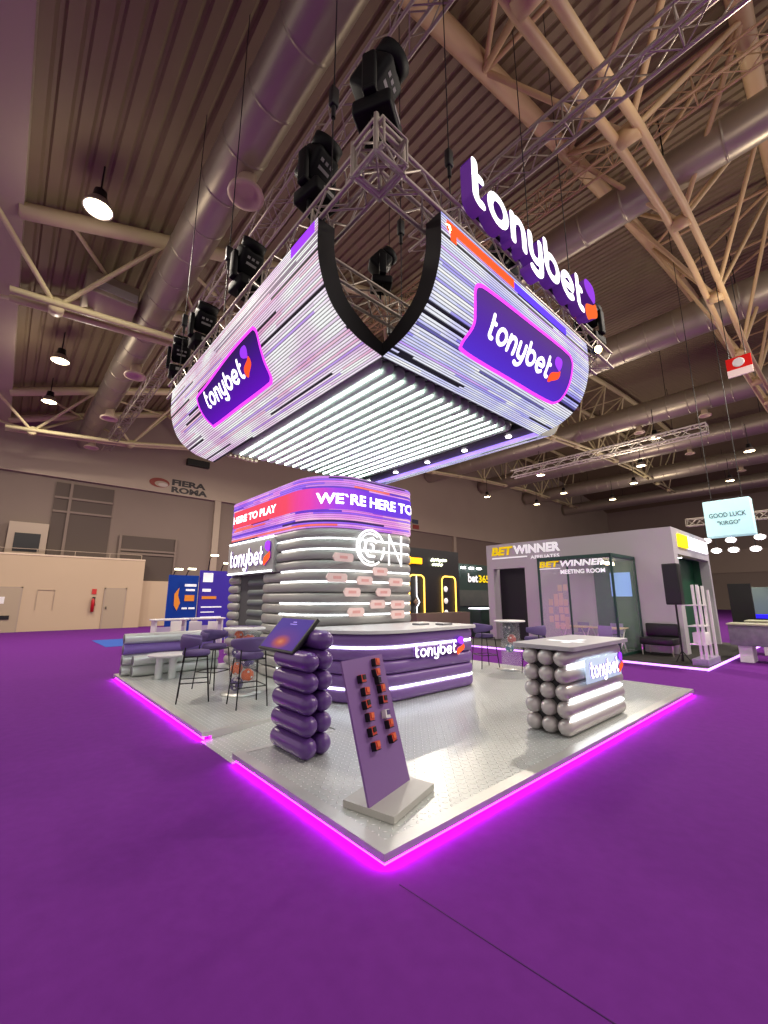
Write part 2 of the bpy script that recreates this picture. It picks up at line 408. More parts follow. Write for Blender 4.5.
# office
t=thing('site_office','low cream office block against the far wall with two doors','office',(1,27.3,-.1))
mb=MB(); mb.box((-7,27.3,-.1),(4.4,28.0,3.95)); mb.build('wall',M_office,t,True)
mb=MB(); mb.box((-7,27.27,3.9),(4.4,28.0,3.98)); mb.build('parapet',M_cream,t,True)
mb=MB(); mb.tube((-7,27.45,4.25),(4.2,27.45,4.25),.02,6)
for i in range(7): mb.tube((-6+i*1.7,27.45,3.98),(-6+i*1.7,27.45,4.25),.02,6)
mb.build('handrail',M_wallhi,t,True)
for a,b in ((-2.4,-1.3),(2.5,3.5)):
    mb=MB(); mb.box((a,27.24,-.1),(b,27.3,2.15)); d=mb.build('door',M_doorp,t,True)
    mb=MB(); mb.box((a+.08,27.18,1.0),(a+.12,27.24,1.15)); mb.build('handle',M_blackmetal,d,True)
    mb=MB(); mb.box((a-.07,27.25,-.1),(a,27.3,2.22)); mb.box((b,27.25,-.1),(b+.07,27.3,2.22)); mb.box((a-.07,27.25,2.15),(b+.07,27.3,2.22)); mb.build('door_frame',M_wallhi,t,True)
mb=MB(); mb.box((-2.2,27.22,1.35),(-1.9,27.24,1.7)); mb.build('notice',M_white,t,True)
mb=MB(); mb.box((-2.35,27.2,.55),(-1.6,27.24,.75)); mb.build('letter_flap',M_black,t,True)
mb=MB(); mb.box((-.62,27.26,1.0),(-.6,27.3,2.08)); mb.box((.12,27.26,1.0),(.14,27.3,2.08)); mb.box((-.6,27.26,2.06),(.12,27.3,2.08)); mb.build('hatch_frame',M_wallhi,t,True)
mb=MB(); mb.box((4.42,27.9,-.1),(9.0,28.15,2.7)); props(mb.build('partition_panel',M_office),'low cream partition right of the office under the dark shutter','partition')
t=thing('fire_extinguisher','red fire extinguisher hung on the cream office wall','extinguisher',(1.93,27.2,.8))
mb=MB(); mb.lathe([(.001,0),(.09,.02),(.09,.62),(.05,.74),(.03,.78)],(1.93,27.2,.85),14); mb.build('cylinder',mat('red_paint','#b3161c',.35),t,True)
mb=MB(); mb.box((1.88,27.15,1.62),(2.02,27.25,1.7)); mb.tube((1.98,27.2,1.66),(2.04,27.18,1.2),.015,6); mb.build('valve',M_black,t,True)
mb=MB(); mb.box((1.83,27.26,1.85),(2.05,27.3,2.15)); props(mb.build('safety_sign',mat('red_sign','#c02a28',.5)),'small red and white sign above the extinguisher on the office','sign')
# hall name on the band
t=thing('hall_sign','dark hall name lettering with red swirl on the high wall band','sign',(6,27.93,9))
fm=plane_map((5.62,27.95,9.18),(1,0,0)); text_obj('FIERA',fm,2.25,.42,mat('sign_ink','#2a2324',.6),t,bold=.05)
fm=plane_map((5.62,27.95,8.68),(1,0,0)); text_obj('ROMA',fm,2.4,.42,MATS['sign_ink'],t,bold=.05)
mb=MB(); pts=[]
for i in range(33):
    a=2*PI*i/32; pts.append((math.cos(a),math.sin(a)))
mb.add([(4.85+.62*a,27.92,9.2+.32*b) for a,b in pts[:-1]]+[(4.98+.42*a,27.92,9.13+.2*b) for a,b in pts[:-1]],[(i,(i+1)%32,32+(i+1)%32,32+i) for i in range(32)])
mb.build('swirl',mat('swirl_red','#7c2a1e',.6),t,True)
mb=MB(); mb.add([(5.08+.3*a,27.92,9.08+.13*b) for a,b in pts[:-1]],[list(range(32))]); mb.build('swirl_core',mat('swirl_pale','#b9a9a0',.6),t,True)
for x,z,l in ((29.4,9.5,'small blue-grey square plate high on the wall band behind the tower'),(29.5,8.95,'small red square plate under the blue-grey plate on the wall band')):
    mb=MB(); mb.box((x-.45,27.9,z-.22),(x+.45,27.95,z+.22)); props(mb.build('wall_plate',mat('plate_blue','#3b4252',.6) if z>9.2 else mat('plate_red','#8a2f2a',.6)),l,'sign')
mb=MB(); mb.box((6.4,27.6,10.75),(7.9,27.95,11.2)); props(mb.build('wall_speaker',M_black),'long black box speaker on the wall band under the LED canopy','speaker')

# roof trusses ---------------------------------------------------------------
M_tr=mat('truss_cream','#cfc396',.5); M_tr2=mat('truss_salmon','#cdb082',.5)
def strip(points,r,nm,parent,m,n=10):
    mb=MB(); mb.path(points,r,n); return mb.build(nm,m,parent,True)
def roof_truss(yc,label,pairs,x0,x1,bot,m,rt=.2,rb=.1):
    t=thing('roof_truss',label,'roof truss',(0,yc,10),0,'roof trusses')
    tops=[]
    for dy in pairs:
        strip([(x0+(x1-x0)*i/24,yc+dy,roof_z(x0+(x1-x0)*i/24)) for i in range(25)],rt,'top_chord',t,m)
    for dy in (-.22,.22): strip([(x,yc+dy,z) for x,z in bot],rb,'bottom_chord',t,m)
    def zb(x):
        for (a,za),(b,zb_) in zip(bot,bot[1:]):
            if a<=x<=b: return za+(zb_-za)*(x-a)/(b-a)
        return bot[-1][1]
    mb=MB(); step=4.3; x=x0+1.0; k=0
    for dy in pairs: mb.tube((x,yc,zb(x)),(x-1.4,yc+dy,roof_z(x-1.4)),.068,7)
    mb.tube((x,yc+pairs[0],roof_z(x)-.1),(x+2.1,yc+pairs[1],roof_z(x+2.1)-.1),.06,7)
    while x+step/2<x1:
        for dy in pairs:
            mb.tube((x,yc,zb(x)),(x+step/2,yc+dy,roof_z(x+step/2)-.1),.068,7)
            mb.tube((x+step,yc,zb(min(x+step,x1))),(x+step/2,yc+dy,roof_z(x+step/2)-.1),.068,7)
        mb.tube((x+step/2,yc+pairs[0],roof_z(x+step/2)-.15),(x+step/2,yc+pairs[1],roof_z(x+step/2)-.15),.06,7)
        mb.tube((x+step/2,yc+pairs[0],roof_z(x+step/2)-.15),(x+step/2+step,yc+pairs[1],roof_z(x+step*1.5)-.15),.06,7)
        x+=step
    mb.build('web_bracing',m,t,True)
    x=x0+1.0
    while x<x1:
        nd=MB(); nd.lathe([(.001,-.2),(.2,-.2),(.2,.2),(.001,.2)],(x,yc,zb(x)),14,axis='y'); nd.build('node_plate',m,t,True); x+=step
roof_truss(-.45,'salmon tubular roof truss above the booth, doubled lower tube',(-2.0,2.05),-3.0,46,[(-3,9.3),(2.4,10.0),(6.7,11.4),(10.2,12.1),(13.1,12.2),(19.8,11.6),(30,12.5),(46,14)],M_tr2,.22,.095)
def bz(x): return roof_z(x)-2.2-.04*max(0,x)
for k,lab in ((1,'cream tubular roof truss across the hall behind the booth canopy'),(2,'cream tubular roof truss closest to the far wall')):
    roof_truss(-.45+12.3*k,lab,(-2.0,2.05),-3.0,60,[(-3,9.72),(2,10.15),(8,11.2),(14,12.2),(20,13),(28,13.8),(36,14.5),(46,15),(60,14.8)],M_tr)

# ducts ---------------------------------------------------------------------
def air_duct(x,z,r,y0,y1,label,nout,skip=()):
    t=thing('air_duct',label,'duct',(x,y0,z),0,'ceiling air ducts')
    pr=[(r,y0)]; y=y0+.5
    while y<y1-.1: pr+=[(r,y-.08),(r,y-.03),(r,y-.004),(r+.012,y),(r+.012,y+.03),(r,y+.034),(r,y+.06),(r,y+.11)]; y+=1.2
    mb=MB(); mb.lathe(pr+[(r,y1)],(x,0,z),30,axis='y'); mb.build('pipe',M_duct,t,True)
    for y in nout:
        mb=MB(); mb.lathe([(.19,.3),(.19,-.1),(.36,-.22),(.38,-.3),(.30,-.3),(.22,-.2),(.14,-.18),(.001,-.18)],(x+.18,y,z-r-.12),20); mb.build('outlet',M_cream,t,True)
    st=MB(); y=y0+3
    while y<y1: st.tube((x,y,z+r),(x,y,roof_z(x)+.3),.02,5); y+=6
    st.build('hanger',M_blackmetal,t,True)
air_duct(.5,11.0,.5,-4,27.9,'large silver duct with round outlets under the roof, closest to the warm lamps',(5.2,15.3,20.6,26))
air_duct(10.35,13.3,.53,-3.4,27.9,'shiny silver duct just behind the illuminated letter sign',())
air_duct(20.5,14.5,.8,-3.6,27.9,'silver duct above the red square sign',())
air_duct(31.7,15.0,.85,-4,27.9,'silver duct second beyond the red square sign',(7,3))
air_duct(41.5,15.4,.85,-8,27.9,'silver duct third beyond the red square sign',(6,))
air_duct(52,15.5,.85,-8,27.9,'silver duct fourth beyond the red square sign',(4,))
air_duct(64,15.5,.85,-8,27.9,'silver duct most distant in the hall',())

# box trusses -----------------------------------------------------------------
def box_truss(name,label,p,q,w,h,bay,m,group=None,r=.024,rb=.011,parent=None):
    """four tubes and zigzag bracing from p to q (p,q = centre line)"""
    p=Vector(p);q=Vector(q); d=q-p; L=d.length; d.normalize(); sx=Vector((-d.y,d.x,0)); sz=Vector((0,0,1))
    t=parent or thing(name,label,'truss',p,0,group)
    cs=[(a*w/2,b*h/2) for a,b in ((-1,-1),(1,-1),(1,1),(-1,1))]
    for a,b in cs:
        mb=MB(); mb.tube(p+sx*a+sz*b,q+sx*a+sz*b,r,8); mb.build('chord',m,t,True)
    mb=MB(); n=max(2,round(L/bay)); 
    for i in range(n):
        for k in range(4):
            a=cs[k];b=cs[(k+1)%4]
            if i%2: a,b=b,a
            mb.tube(p+d*(L*i/n)+sx*a[0]+sz*a[1],p+d*(L*(i+1)/n)+sx*b[0]+sz*b[1],rb,5,caps=False)
        if i%4==0:
            for k in range(4):
                a=cs[k];b=cs[(k+1)%4]; mb.tube(p+d*(L*i/n)+sx*a[0]+sz*a[1],p+d*(L*i/n)+sx*b[0]+sz*b[1],rb,5,caps=False)
    mb.build('lattice',m,t,True)
    return t
box_truss('lighting_truss','aluminium box truss hung along the large outlet duct',(1.4,-3,10.3),(1.4,26,10.3),.42,.42,.42,M_trussm,'hall box trusses',.03,.014)
box_truss('lighting_truss','aluminium box truss crossing above the illuminated letters',(4.0,-5,9.6),(4.0,3.4,9.6),.4,.4,.4,M_trussm,'hall box trusses',.035,.014)
box_truss('lighting_truss','brown-lit box truss beside the shiny duct over the letter sign',(9.0,-3.4,13.9),(9.0,14,13.9),.5,.5,.5,M_tr2,'hall box trusses',.035,.016)  # salmon material puts the brown light into this truss's colour
box_truss('lighting_truss','bright lit box truss far across the hall above the grey booth',(25.6,2,10.8),(25.6,14,10.8),.5,.5,.6,mat('truss_lit','#e8e2d4',.5),'hall box trusses',.05,.02)  # paler truss material, lamplight put into its colour

# high-bay lamps --------------------------------------------------------------
def highbay():
    t=thing('high_bay_lamp','warm round high-bay lamp','ceiling lamp',(0,0,0),0,'high-bay hall lamps')
    mb=MB(); mb.lathe([(.001,.5),(.13,.5),(.15,.3),(.2,.22),(.001,.22)],n=20); mb.build('housing',M_black,t)
    mb=MB(); mb.lathe([(.2,.24),(.3,.05),(.31,0),(.29,0),(.19,.22)],n=24); mb.build('reflector',M_alu,t)
    mb=MB(); mb.lathe([(.001,.02),(.285,.02)],n=24); mb.build('lens',M_lampwarm,t)
    mb=MB(); mb.tube((0,0,.5),(0,0,1.9),.02,6); mb.build('hanger',M_black,t)
    return t
hb=highbay()
LAMPS=[(-1.6,8.2,10.5,'warm glowing high-bay lamp hung under the roof, closest to the pale girder'),
 (-1.58,16.8,10.5,'hazy bright high-bay lamp beyond the first roof truss'),
 (-1.6,21.4,10.5,'high-bay lamp with dark housing, third from the pale girder'),
 (14.6,6.9,11.0,'high-bay lamp with dark housing hung over the silver duct near the canopy corner'),
 (26.4,12.2,10.5,'yellow-bright high-bay lamp under the far roof, right of the canopy'),
 (30.5,6.8,10.8,'high-bay lamp glowing just above the hanging cube row of ducts'),
 (26.4,4.7,11.2,'high-bay lamp hung on the second duct beyond the red sign'),
 (35.0,14.5,11.0,'small distant high-bay lamp above the grey booth roof edge'),
 (36.0,9.0,11.0,'small distant high-bay lamp over the grey booth corner'),
 (33.0,1.2,11.0,'distant high-bay lamp straight above the hanging cube'),
 (37.5,18.5,11.0,'small distant high-bay lamp close to the far wall'),
 (41.0,3.5,11.0,'small distant high-bay lamp beside the hanging cube'),
 (31.0,20.0,11.0,'distant high-bay lamp seen under the canopy edge'),
 (41.0,12.5,11.0,'faint distant high-bay lamp among the far ducts')]
for i,(x,y,z,l) in enumerate(LAMPS):
    o=hb if i==0 else dup(hb,(x,y,z),0,l)
    o.location=(x,y,z); o['label']=l
def spot(loc,power,size,col,angle=None,target=None,spread=None):
    L=bpy.data.lights.new('lamp_and_fill_light','AREA'); L.shape='DISK'; L.size=size; L.energy=power; L.color=col
    if spread: L.spread=spread
    o=bpy.data.objects.new('lamp_and_fill_light',L); COL.objects.link(o); o.location=loc
    if target is not None:
        d=Vector(target)-Vector(loc); o.rotation_euler=d.to_track_quat('-Z','Y').to_euler()
    return o
WARM=(1,.89,.77)
for (x,y,p) in ((-1.6,8.2,500),(-1.6,16.8,600),(-1.6,21.4,500),(14.6,6.9,900),(26.4,8.2,900),(8,20,900),(9.5,-4.5,800),(17,-4,800),(36,10,900),(20,18,900)):  # pair nearest the camera has no fixture, added to brighten the carpet
    spot((x,y,10.35 if x<10 else 10.6),p,.55,WARM)
for (x,y,p) in ((-1.6,8.2,45),(-1.6,16.8,80),(14.6,6.9,330),(14.6,-2.5,420),(26.4,6,450),(7,18,300),(5.5,-2.6,130),(36,10,600),(24,18,450),(48,12,800)):  # bare point lights added to warm and brighten the roof
    L=bpy.data.lights.new('lamp_and_fill_light','POINT'); L.energy=p; L.color=(1,.86,.68); L.shadow_soft_size=.35
    o=bpy.data.objects.new('lamp_and_fill_light',L); COL.objects.link(o); o.location=(x,y,9.6)
# ceiling extras
t=thing('cassette_unit','grey metal ceiling box with silver fins beside the large duct','air unit',(-.55,12.2,10.9))
mb=MB(); mb.box((-1.45,11.6,10.6),(-.06,12.9,11.3),bev=.04); mb.build('housing',M_duct,t,True)
mb=MB(); mb.box((-1.2,11.55,10.75),(-.1,11.6,11.0)); mb.build('grille',M_steel,t,True)
t=thing('hanging_sign','red and white square sign hung from the roof truss','sign',(14.4,-.85,8.6))
mb=MB(); mb.box((14.3,-1.12,8.75),(14.36,-.5,9.15)); mb.build('red_panel',mat('red_panel','#c8221f',.5,0,'#c8221f',.25),t,True)
mb=MB(); mb.lathe([(.11,0),(.15,0),(.15,.01),(.11,.01)],(14.28,-.81,8.95),20,axis='x'); mb.build('ring_symbol',M_white,t,True)
mb=MB(); mb.box((14.3,-1.12,8.52),(14.36,-.5,8.75)); mb.build('white_panel',mat('pink_white','#e7cfc8',.5,0,'#e7cfc8',.2),t,True)
mb=MB(); mb.tube((14.33,-1.0,9.15),(14.33,-1.0,12),.012,5); mb.tube((14.33,-.6,9.15),(14.33,-.6,12),.012,5); mb.build('cord',M_black,t,True)

# ------------------------------------------------------------------ platform
t=thing('booth_platform','low silver booth platform of diamond plate edged by magenta light','platform',(3,4,-.1))
mb=MB(); mb.box((.14,.14,-.06),(7.52,3.42,0)); mb.box((1.25,2.3,-.06),(7.52,8.95,0)); mb.box((.14,3.45,-.06),(1.3,8.95,0)); 
mb=MB(); mb.prism([(.12,.12),(7.54,.12),(7.54,8.94),(.12,8.94),(.12,3.44),(1.34,3.44),(1.34,2.42),(.12,2.42)],-.06,0); mb.build('deck',M_plate,t,True)
mb=MB(); z0,z1=-.05,.004
for a,b,z0 in (((0,0),(7.66,.12),-.05),((0,.12),(.12,2.46),-.05),((0,3.4),(.12,8.94),-.05),((7.54,.12),(7.66,8.94),-.05),((.12,8.82),(7.54,8.94),-.05),((.12,3.4),(1.3,3.48),-.1),((.12,2.38),(1.3,2.46),-.1)):
    mb.box((a[0],a[1],z0),(b[0],b[1],z1))
mb.build('edge_trim',M_steel,t,True)
mb=MB(); mb.add([(0,2.44,-.097),(0,3.42,-.097),(1.3,3.42,-.001),(1.3,2.44,-.001),(0,2.44,-.1),(0,3.42,-.1),(1.3,3.42,-.1),(1.3,2.44,-.1)],[(0,3,2,1),(4,5,6,7),(0,1,5,4),(1,2,6,5),(2,3,7,6),(3,0,4,7)]); mb.build('ramp',M_plate,t,True)
mb=MB()
for a,b in (((.035,.035),(7.62,.045)),((.035,.045),(.045,2.44)),((.035,3.42),(.045,8.9)),((7.615,.045),(7.625,8.9))): mb.box((a[0],a[1],-.088),(b[0],b[1],-.058))
mb.build('light_strip',M_magenta,t,True)
mb=MB(); mb.prism([(.2,.2),(7.45,.2),(7.45,8.8),(.2,8.8),(.2,3.5),(1.36,3.5),(1.36,2.36),(.2,2.36)],-.1,-.06); mb.build('plinth',M_black,t,True)

# ------------------------------------------------------------------ LED canopy
CX,CY,CZ,CA,CB=.782,.905,4.345,3.53,5.13
OUT=[(v.x,v.y) for v in cr_spline([(0,0,0),(.41,.097,0),(.72,.33,0),(.885,.75,0),(.91,1.25,0)],7)]
INN=[(v.x,v.y) for v in cr_spline([(-.02,.16,0),(.19,.25,0),(.53,.49,0),(.68,.89,0),(.70,1.25,0)],7)]
AL=[0]
for a,b in zip(OUT,OUT[1:]): AL.append(AL[-1]+math.hypot(b[0]-a[0],b[1]-a[1]))
def prof_at(v):
    v=max(0,min(AL[-1],v))
    for i in range(len(AL)-1):
        if v<=AL[i+1]:
            k=(v-AL[i])/(AL[i+1]-AL[i]); a,b=OUT[i],OUT[i+1]
            dx,dz=b[0]-a[0],b[1]-a[1]; l=math.hypot(dx,dz)
            return a[0]+dx*k,a[1]+dz*k,dz/l,-dx/l     # point, outward normal
def side_map(side):
    def f(s,v,d=0):
        o,h,no,nh=prof_at(v); o+=no*d; h+=nh*d
        if side=='L': return Vector((CX-o,CY+s,CZ+h))
        if side=='R': return Vector((CX+s,CY-o,CZ+h))
        return Vector((CX+CA+o,CY+s,CZ+h))
    return f
def led_wall(side,L,label,m):
    f=side_map(side); base=f(0,0); t=thing('led_wall',label,'LED screen',base,0,'curved LED canopy walls')
    mb=MB(); n=len(OUT); segs=12
    for i in range(segs+1):
        s=L*i/segs
        for k in range(n): 
            j=mb.add([f(s,AL[k],.004)],[],True); mb.uv[j]=(s,AL[k])
    flip=(side=='L')
    for i in range(segs):
        for k in range(n-1):
            q=(i*n+k,(i+1)*n+k,(i+1)*n+k+1,i*n+k+1)
            mb.f.append(list(q if not flip else q[::-1])); mb.m.append(0); mb.sm.append(True)
    mb.build('display_face',m,t,True)
    # black shell: end faces and back
    sec=OUT+INN[::-1]; mb=MB()
    def g(s,o,h): return Vector((CX-o,CY+s,CZ+h)) if side=='L' else (Vector((CX+s,CY-o,CZ+h)) if side=='R' else Vector((CX+CA+o,CY+s,CZ+h)))
    K=len(sec)
    vs=[g(0,*p) for p in sec]+[g(L,*p) for p in sec]
    mb.add(vs,[(i,(i+1)%K,K+(i+1)%K,K+i) for i in range(K)])
    m2=len(INN)
    for s in (0,L):
        e=[g(s,*p) for p in OUT]+[g(s,*p) for p in INN]; mb.add(e,[(i,i+1,n+i+1,n+i) for i in range(n-1)])
    mb.build('shell',M_black,t,True)
    return t,f
def logo_panel(t,f,outline,m,line=.045):
    """outline = closed (s,v) points; a thin picture patch with a bright border"""
    pl=cr_spline([(a,b,0) for a,b in outline],6,True); n=len(pl); cs=sum((p.x for p in pl))/n; cv=sum((p.y for p in pl))/n
    vmin=min(p.y for p in pl);vmax=max(p.y for p in pl)
    mb=MB(); R=6
    for r in range(R+1):
        for p in pl:
            s=cs+(p.x-cs)*r/R; v=cv+(p.y-cv)*r/R; j=mb.add([f(s,v,.012)],[]); mb.uv[j]=((s),(v-vmin)/(vmax-vmin))
    for r in range(R):
        for i in range(n):
            mb.f.append([r*n+i,r*n+(i+1)%n,(r+1)*n+(i+1)%n,(r+1)*n+i]); mb.m.append(0); mb.sm.append(False)
    o=mb.build('logo_panel',m,t,True)
    mb=MB(); stroke(mb,[(p.x,p.y) for p in pl],True,line,lambda x,y,d:f(x,y,d),.016,0,0,.016); mb.build('panel_border',M_pinkline,o,True)
    return o
tL,fL=led_wall('L',CB,'curved LED wall with pink-white stripes facing the lamps, dusk-violet logo panel',M_scrL)
pL=logo_panel(tL,fL,[(3.74,1.06),(3.70,.63),(3.6,.58),(2.6,.57),(1.78,.56),(1.62,.58),(1.54,.66),(1.5,.78),(1.46,.95),(1.45,1.15),(1.50,1.24),(1.62,1.27),(2.3,1.25),(3.2,1.16),(3.66,1.13)],M_logopanelL)
logo(pL,lambda x,y,d=0:fL(3.42-x,.83+y,.022),1.66,.27,M_signwhite,M_signpurple,M_signorange,0,markscale=1.3)
mb=MB(); mb.add([fL(.05+.5*i/8,v,.012) for v in (1.62,1.76) for i in range(9)],[(i,i+1,10+i,9+i) for i in range(8)]); mb.build('violet_flash',M_signpurple,tL,True)
tR,fR=led_wall('R',CA,'curved LED wall with blue-white stripes and bright violet logo panel, under the letter sign',M_scrR)
pR=logo_panel(tR,fR,[(.60,1.17),(.66,1.26),(.9,1.29),(1.8,1.31),(2.7,1.32),(2.93,1.27),(3.0,1.1),(3.02,.8),(2.96,.63),(2.7,.575),(1.7,.56),(.85,.555),(.70,.62),(.72,.85),(.66,1.0)],M_logopanelR)
logo(pR,lambda x,y,d=0:fR(.98+x,.83+y,.022),1.72,.27,M_signwhite,M_signpurple,M_signorange,0,markscale=1.25)
mb=MB(); mb.add([fR(.08+1.3*i/8,v,.012) for v in (1.6,1.72) for i in range(9)],[(i,i+1,10+i,9+i) for i in range(8)]); mb.add([fR(.14+.1*i,v,.012) for v in (1.5,1.6) for i in range(2)],[(0,1,3,2)]); mb.build('orange_flash',M_signorange,tR,True)
mb=MB(); mb.add([fR(1.38+1.4*i/8,v,.012) for v in (1.58,1.7) for i in range(9)],[(i,i+1,10+i,9+i) for i in range(8)]); mb.build('violet_flash',mat('screen_blue_violet','#5b3cf0',.5,0,'#5b3cf0',.9),tR,True)
tT,fT=led_wall('T',CB,'LED wall on the rear side of the canopy, seen from below as a dark edge',M_scrR)

# tube ceiling under the canopy
t=thing('tube_ceiling','hanging ceiling of parallel white light tubes under the LED canopy','light ceiling',(2.5,3.4,4.4))
x0,x1=CX+.2,CX+CA-.42; n=16
for i in range(n):
    x=x0+(x1-x0)*i/(n-1); mb=MB(); mb.capsule((x,CY+.36,4.5),(x,CY+CB-.55,4.5),.093,14)
    o=mb.build('light_tube',mat('tube_white','#aab5ae',.35),t,True)
    mb=MB(); xx=x+.085; mb.box((xx-.012,CY+.36,4.408),(xx+.012,CY+CB-.6,4.428)); mb.build('glow_strip',M_ledtube,o,True)
mb=MB(); mb.box((CX+.12,CY+.1,4.58),(CX+CA-.3,CY+CB-.2,4.64)); mb.build('backing_panel',mat('backing_grey','#8a8d8c',.6),t,True)
mb=MB(); mb.box((CX+CA-.38,CY,4.40),(CX+CA-.03,CY+CB,4.5)); mb.build('dark_fascia',M_black,t,True)
mb=MB(); mb.box((CX+CA-.03,CY,4.34),(CX+CA-.0,CY+CB,4.4)); mb.build('edge_strip',mat('edge_lilac','#b8a0ff',.5,0,'#b090ff',1.0),t,True)
for k in range(5):
    y=CY+.45+k*.95; mb=MB(); mb.lathe([(.001,0),(.05,0),(.05,.02),(.001,.02)],(CX+CA-.2,y,4.385),14); mb.build('downlight',M_lampcool,t,True)
for k in range(7):
    mb=MB(); y=CY+CB-.45; x=CX+.1+k*.09
    mb.path([(x,y-.1+.2*math.sin(PI*j/8),4.5+.12*math.cos(PI*j/8)) for j in range(9)],.035,8); mb.build('loose_hose',M_cream,t,True)

# rig trusses round the canopy
Z=5.76; TW=.29
G='canopy rig trusses'
box_truss('rig_truss','silver box truss along the top of the pink-striped LED wall',(.05,-.1,Z),(.05,6.5,Z),TW,TW,.3,M_trussm,G,.026,.012)
box_truss('rig_truss','silver box truss carrying the illuminated letter sign',(-.1,.15,Z),(5.4,.15,Z),TW,TW,.3,M_trussm,G,.026,.012)
box_truss('rig_truss','silver box truss at the far side of the canopy, seen through the corner gap',(5.1,.3,Z),(5.1,6.3,Z),TW,TW,.3,M_trussm,G,.026,.012)
box_truss('rig_truss','silver box truss closing the canopy ring behind the tube ceiling',(.2,6.2,Z),(5.0,6.2,Z),TW,TW,.3,M_trussm,G,.026,.012)
box_truss('rig_truss','inner cross truss above the tube ceiling, beside the open corner',(.25,1.35,5.45),(4.75,1.35,5.45),.24,.24,.28,M_trussm,G,.022,.011)
box_truss('rig_truss','inner cross truss above the middle of the tube ceiling',(.25,3.3,5.3),(4.75,3.3,5.3),.24,.24,.28,M_trussm,G,.022,.011)
mb=MB(); mb.box((-.12,-.02,5.58),(.22,.32,5.94)) 
tc=thing('corner_block','silver corner cube joining the rig trusses above the open screen corner','truss corner',(.05,.15,5.6),0)
mb=MB()
for a in (-.12,.22):
    for b in (-.02,.32): mb.tube((a,b,5.58),(a,b,6.0),.026,8)
for z in (5.6,5.96):
    for a,b in (((-.12,-.02),(.22,-.02)),((.22,-.02),(.22,.32)),((.22,.32),(-.12,.32)),((-.12,.32),(-.12,-.02))): mb.tube((*a,z),(*b,z),.024,8)
mb.build('frame',M_trussm,tc,True)
# suspension wires, each its own
wl=['thin black suspension wire above the corner of the rig','thin black suspension wire over the pink-striped wall','thin black suspension wire beside the first illuminated letter','thin black suspension wire behind the middle of the letter sign','thin black suspension wire at the petal end of the letter sign','thin black suspension wire over the far end of the pink wall','thin black suspension wire through the open corner','thin black suspension wire over the inner truss']
for l,(x,y) in zip(wl,((-.1,.72),(-.1,3.6),(1.35,.3),(3.3,.3),(4.7,.3),(-.1,5.8),(1.6,1.42),(3.1,3.3))):
    t=thing('suspension_wire',l,'wire',(x,y,5.9),0,'rig suspension wires')
    mb=MB(); mb.tube((x,y,5.85 if not .5<x*(y>1) else (5.56 if x<2 else 5.41)),(x,y,roof_z(x)+.3),.008,6); mb.build('wire',M_black,t,True)
    mb=MB(); mb.box((x-.05,y-.04,6.9),(x+.05,y+.04,7.15),bev=.02); mb.tube((x,y,6.75),(x,y,6.9),.025,8); mb.build('hoist',M_black,t,True)

# moving-head lamps
def moving_head():
    t=thing('stage_light','black moving-head stage light','stage light',(0,0,0),0,'moving-head stage lights')
    mb=MB(); mb.box((-.17,-.17,0),(.17,.17,.15),bev=.03); mb.build('base',M_fixture,t)
    for s in (-1,1):
        mb=MB(); mb.box((s*.19-.03,-.06,.15),(s*.19+.03,.06,.52),bev=.02); mb.build('yoke_arm',M_fixture,t)
    mb=MB(); mb.box((-.22,-.06,.13),(.22,.06,.18),bev=.02); mb.build('yoke',M_fixture,t)
    mb=MB(); Mx=Matrix.Translation((0,0,.5))@Matrix.Rotation(.7,4,'X')
    mb.box((-.15,-.14,-.2),(.15,.14,.14),Mx,.05); mb.lathe([(.13,.13),(.15,.14),(.155,.24),(.13,.25),(.12,.22),(.001,.22)],n=20,M=Mx); h=mb.build('head',M_fixture,t)
    mb=MB()
    for q in (-.06,0,.06): mb.box((q-.018,-.142,.02),(q+.018,-.139,.05),Mx)
    mb.box((-.07,-.142,-.05),(.07,-.139,-.02),Mx); mb.build('display',mat('display_grey','#8c8a86',.5),h)
    mb=MB(); mb.lathe([(.001,.225),(.12,.225)],n=20,M=Mx); mb.build('lens',mat('dark_lens','#1a1a22',.05),h)
    mb=MB(); mb.box((-.07,-.176,.04),(.07,-.169,.09)); mb.build('display',mat('display_grey','#8c8a86',.5),t)
    mb=MB(); mb.tube((-.1,0,-.14),(-.1,0,0),.02,8); mb.tube((.1,0,-.14),(.1,0,0),.02,8); mb.build('clamp',M_blackmetal,t)
    return t
mh=moving_head()
MH=[((-.0,.1,6.06),.5,'black moving-head light topping the rig corner'),((.02,1.2,6.06),.2,'second black moving-head light along the pink wall truss'),((.02,3.1,6.06),.1,'third black moving-head light along the pink wall truss'),
    ((.02,4.95,6.06),0,'fourth black moving-head light along the pink wall truss'),((.02,6.3,6.06),-.2,'black moving-head light at the far end of the pink wall truss'),
    ((2.75,.45,6.1),1.2,'black moving-head light behind the letters n and y of the sign'),((5.2,.25,6.06),1.5,'black moving-head light after the petals of the letter sign'),
    ((1.15,1.35,5.7),1.0,'black moving-head light inside the canopy by the open corner'),((1.7,1.9,4.755),.3,'small black stage light low inside the open canopy corner')]
for i,(p,r,l) in enumerate(MH):
    o=mh if i==0 else dup(mh,p,r,l)
    o.location=p; o.rotation_euler=(0,0,r); o['label']=l; o.scale=(1.15,1.15,1.15) if i<7 else (.8,.8,.8)
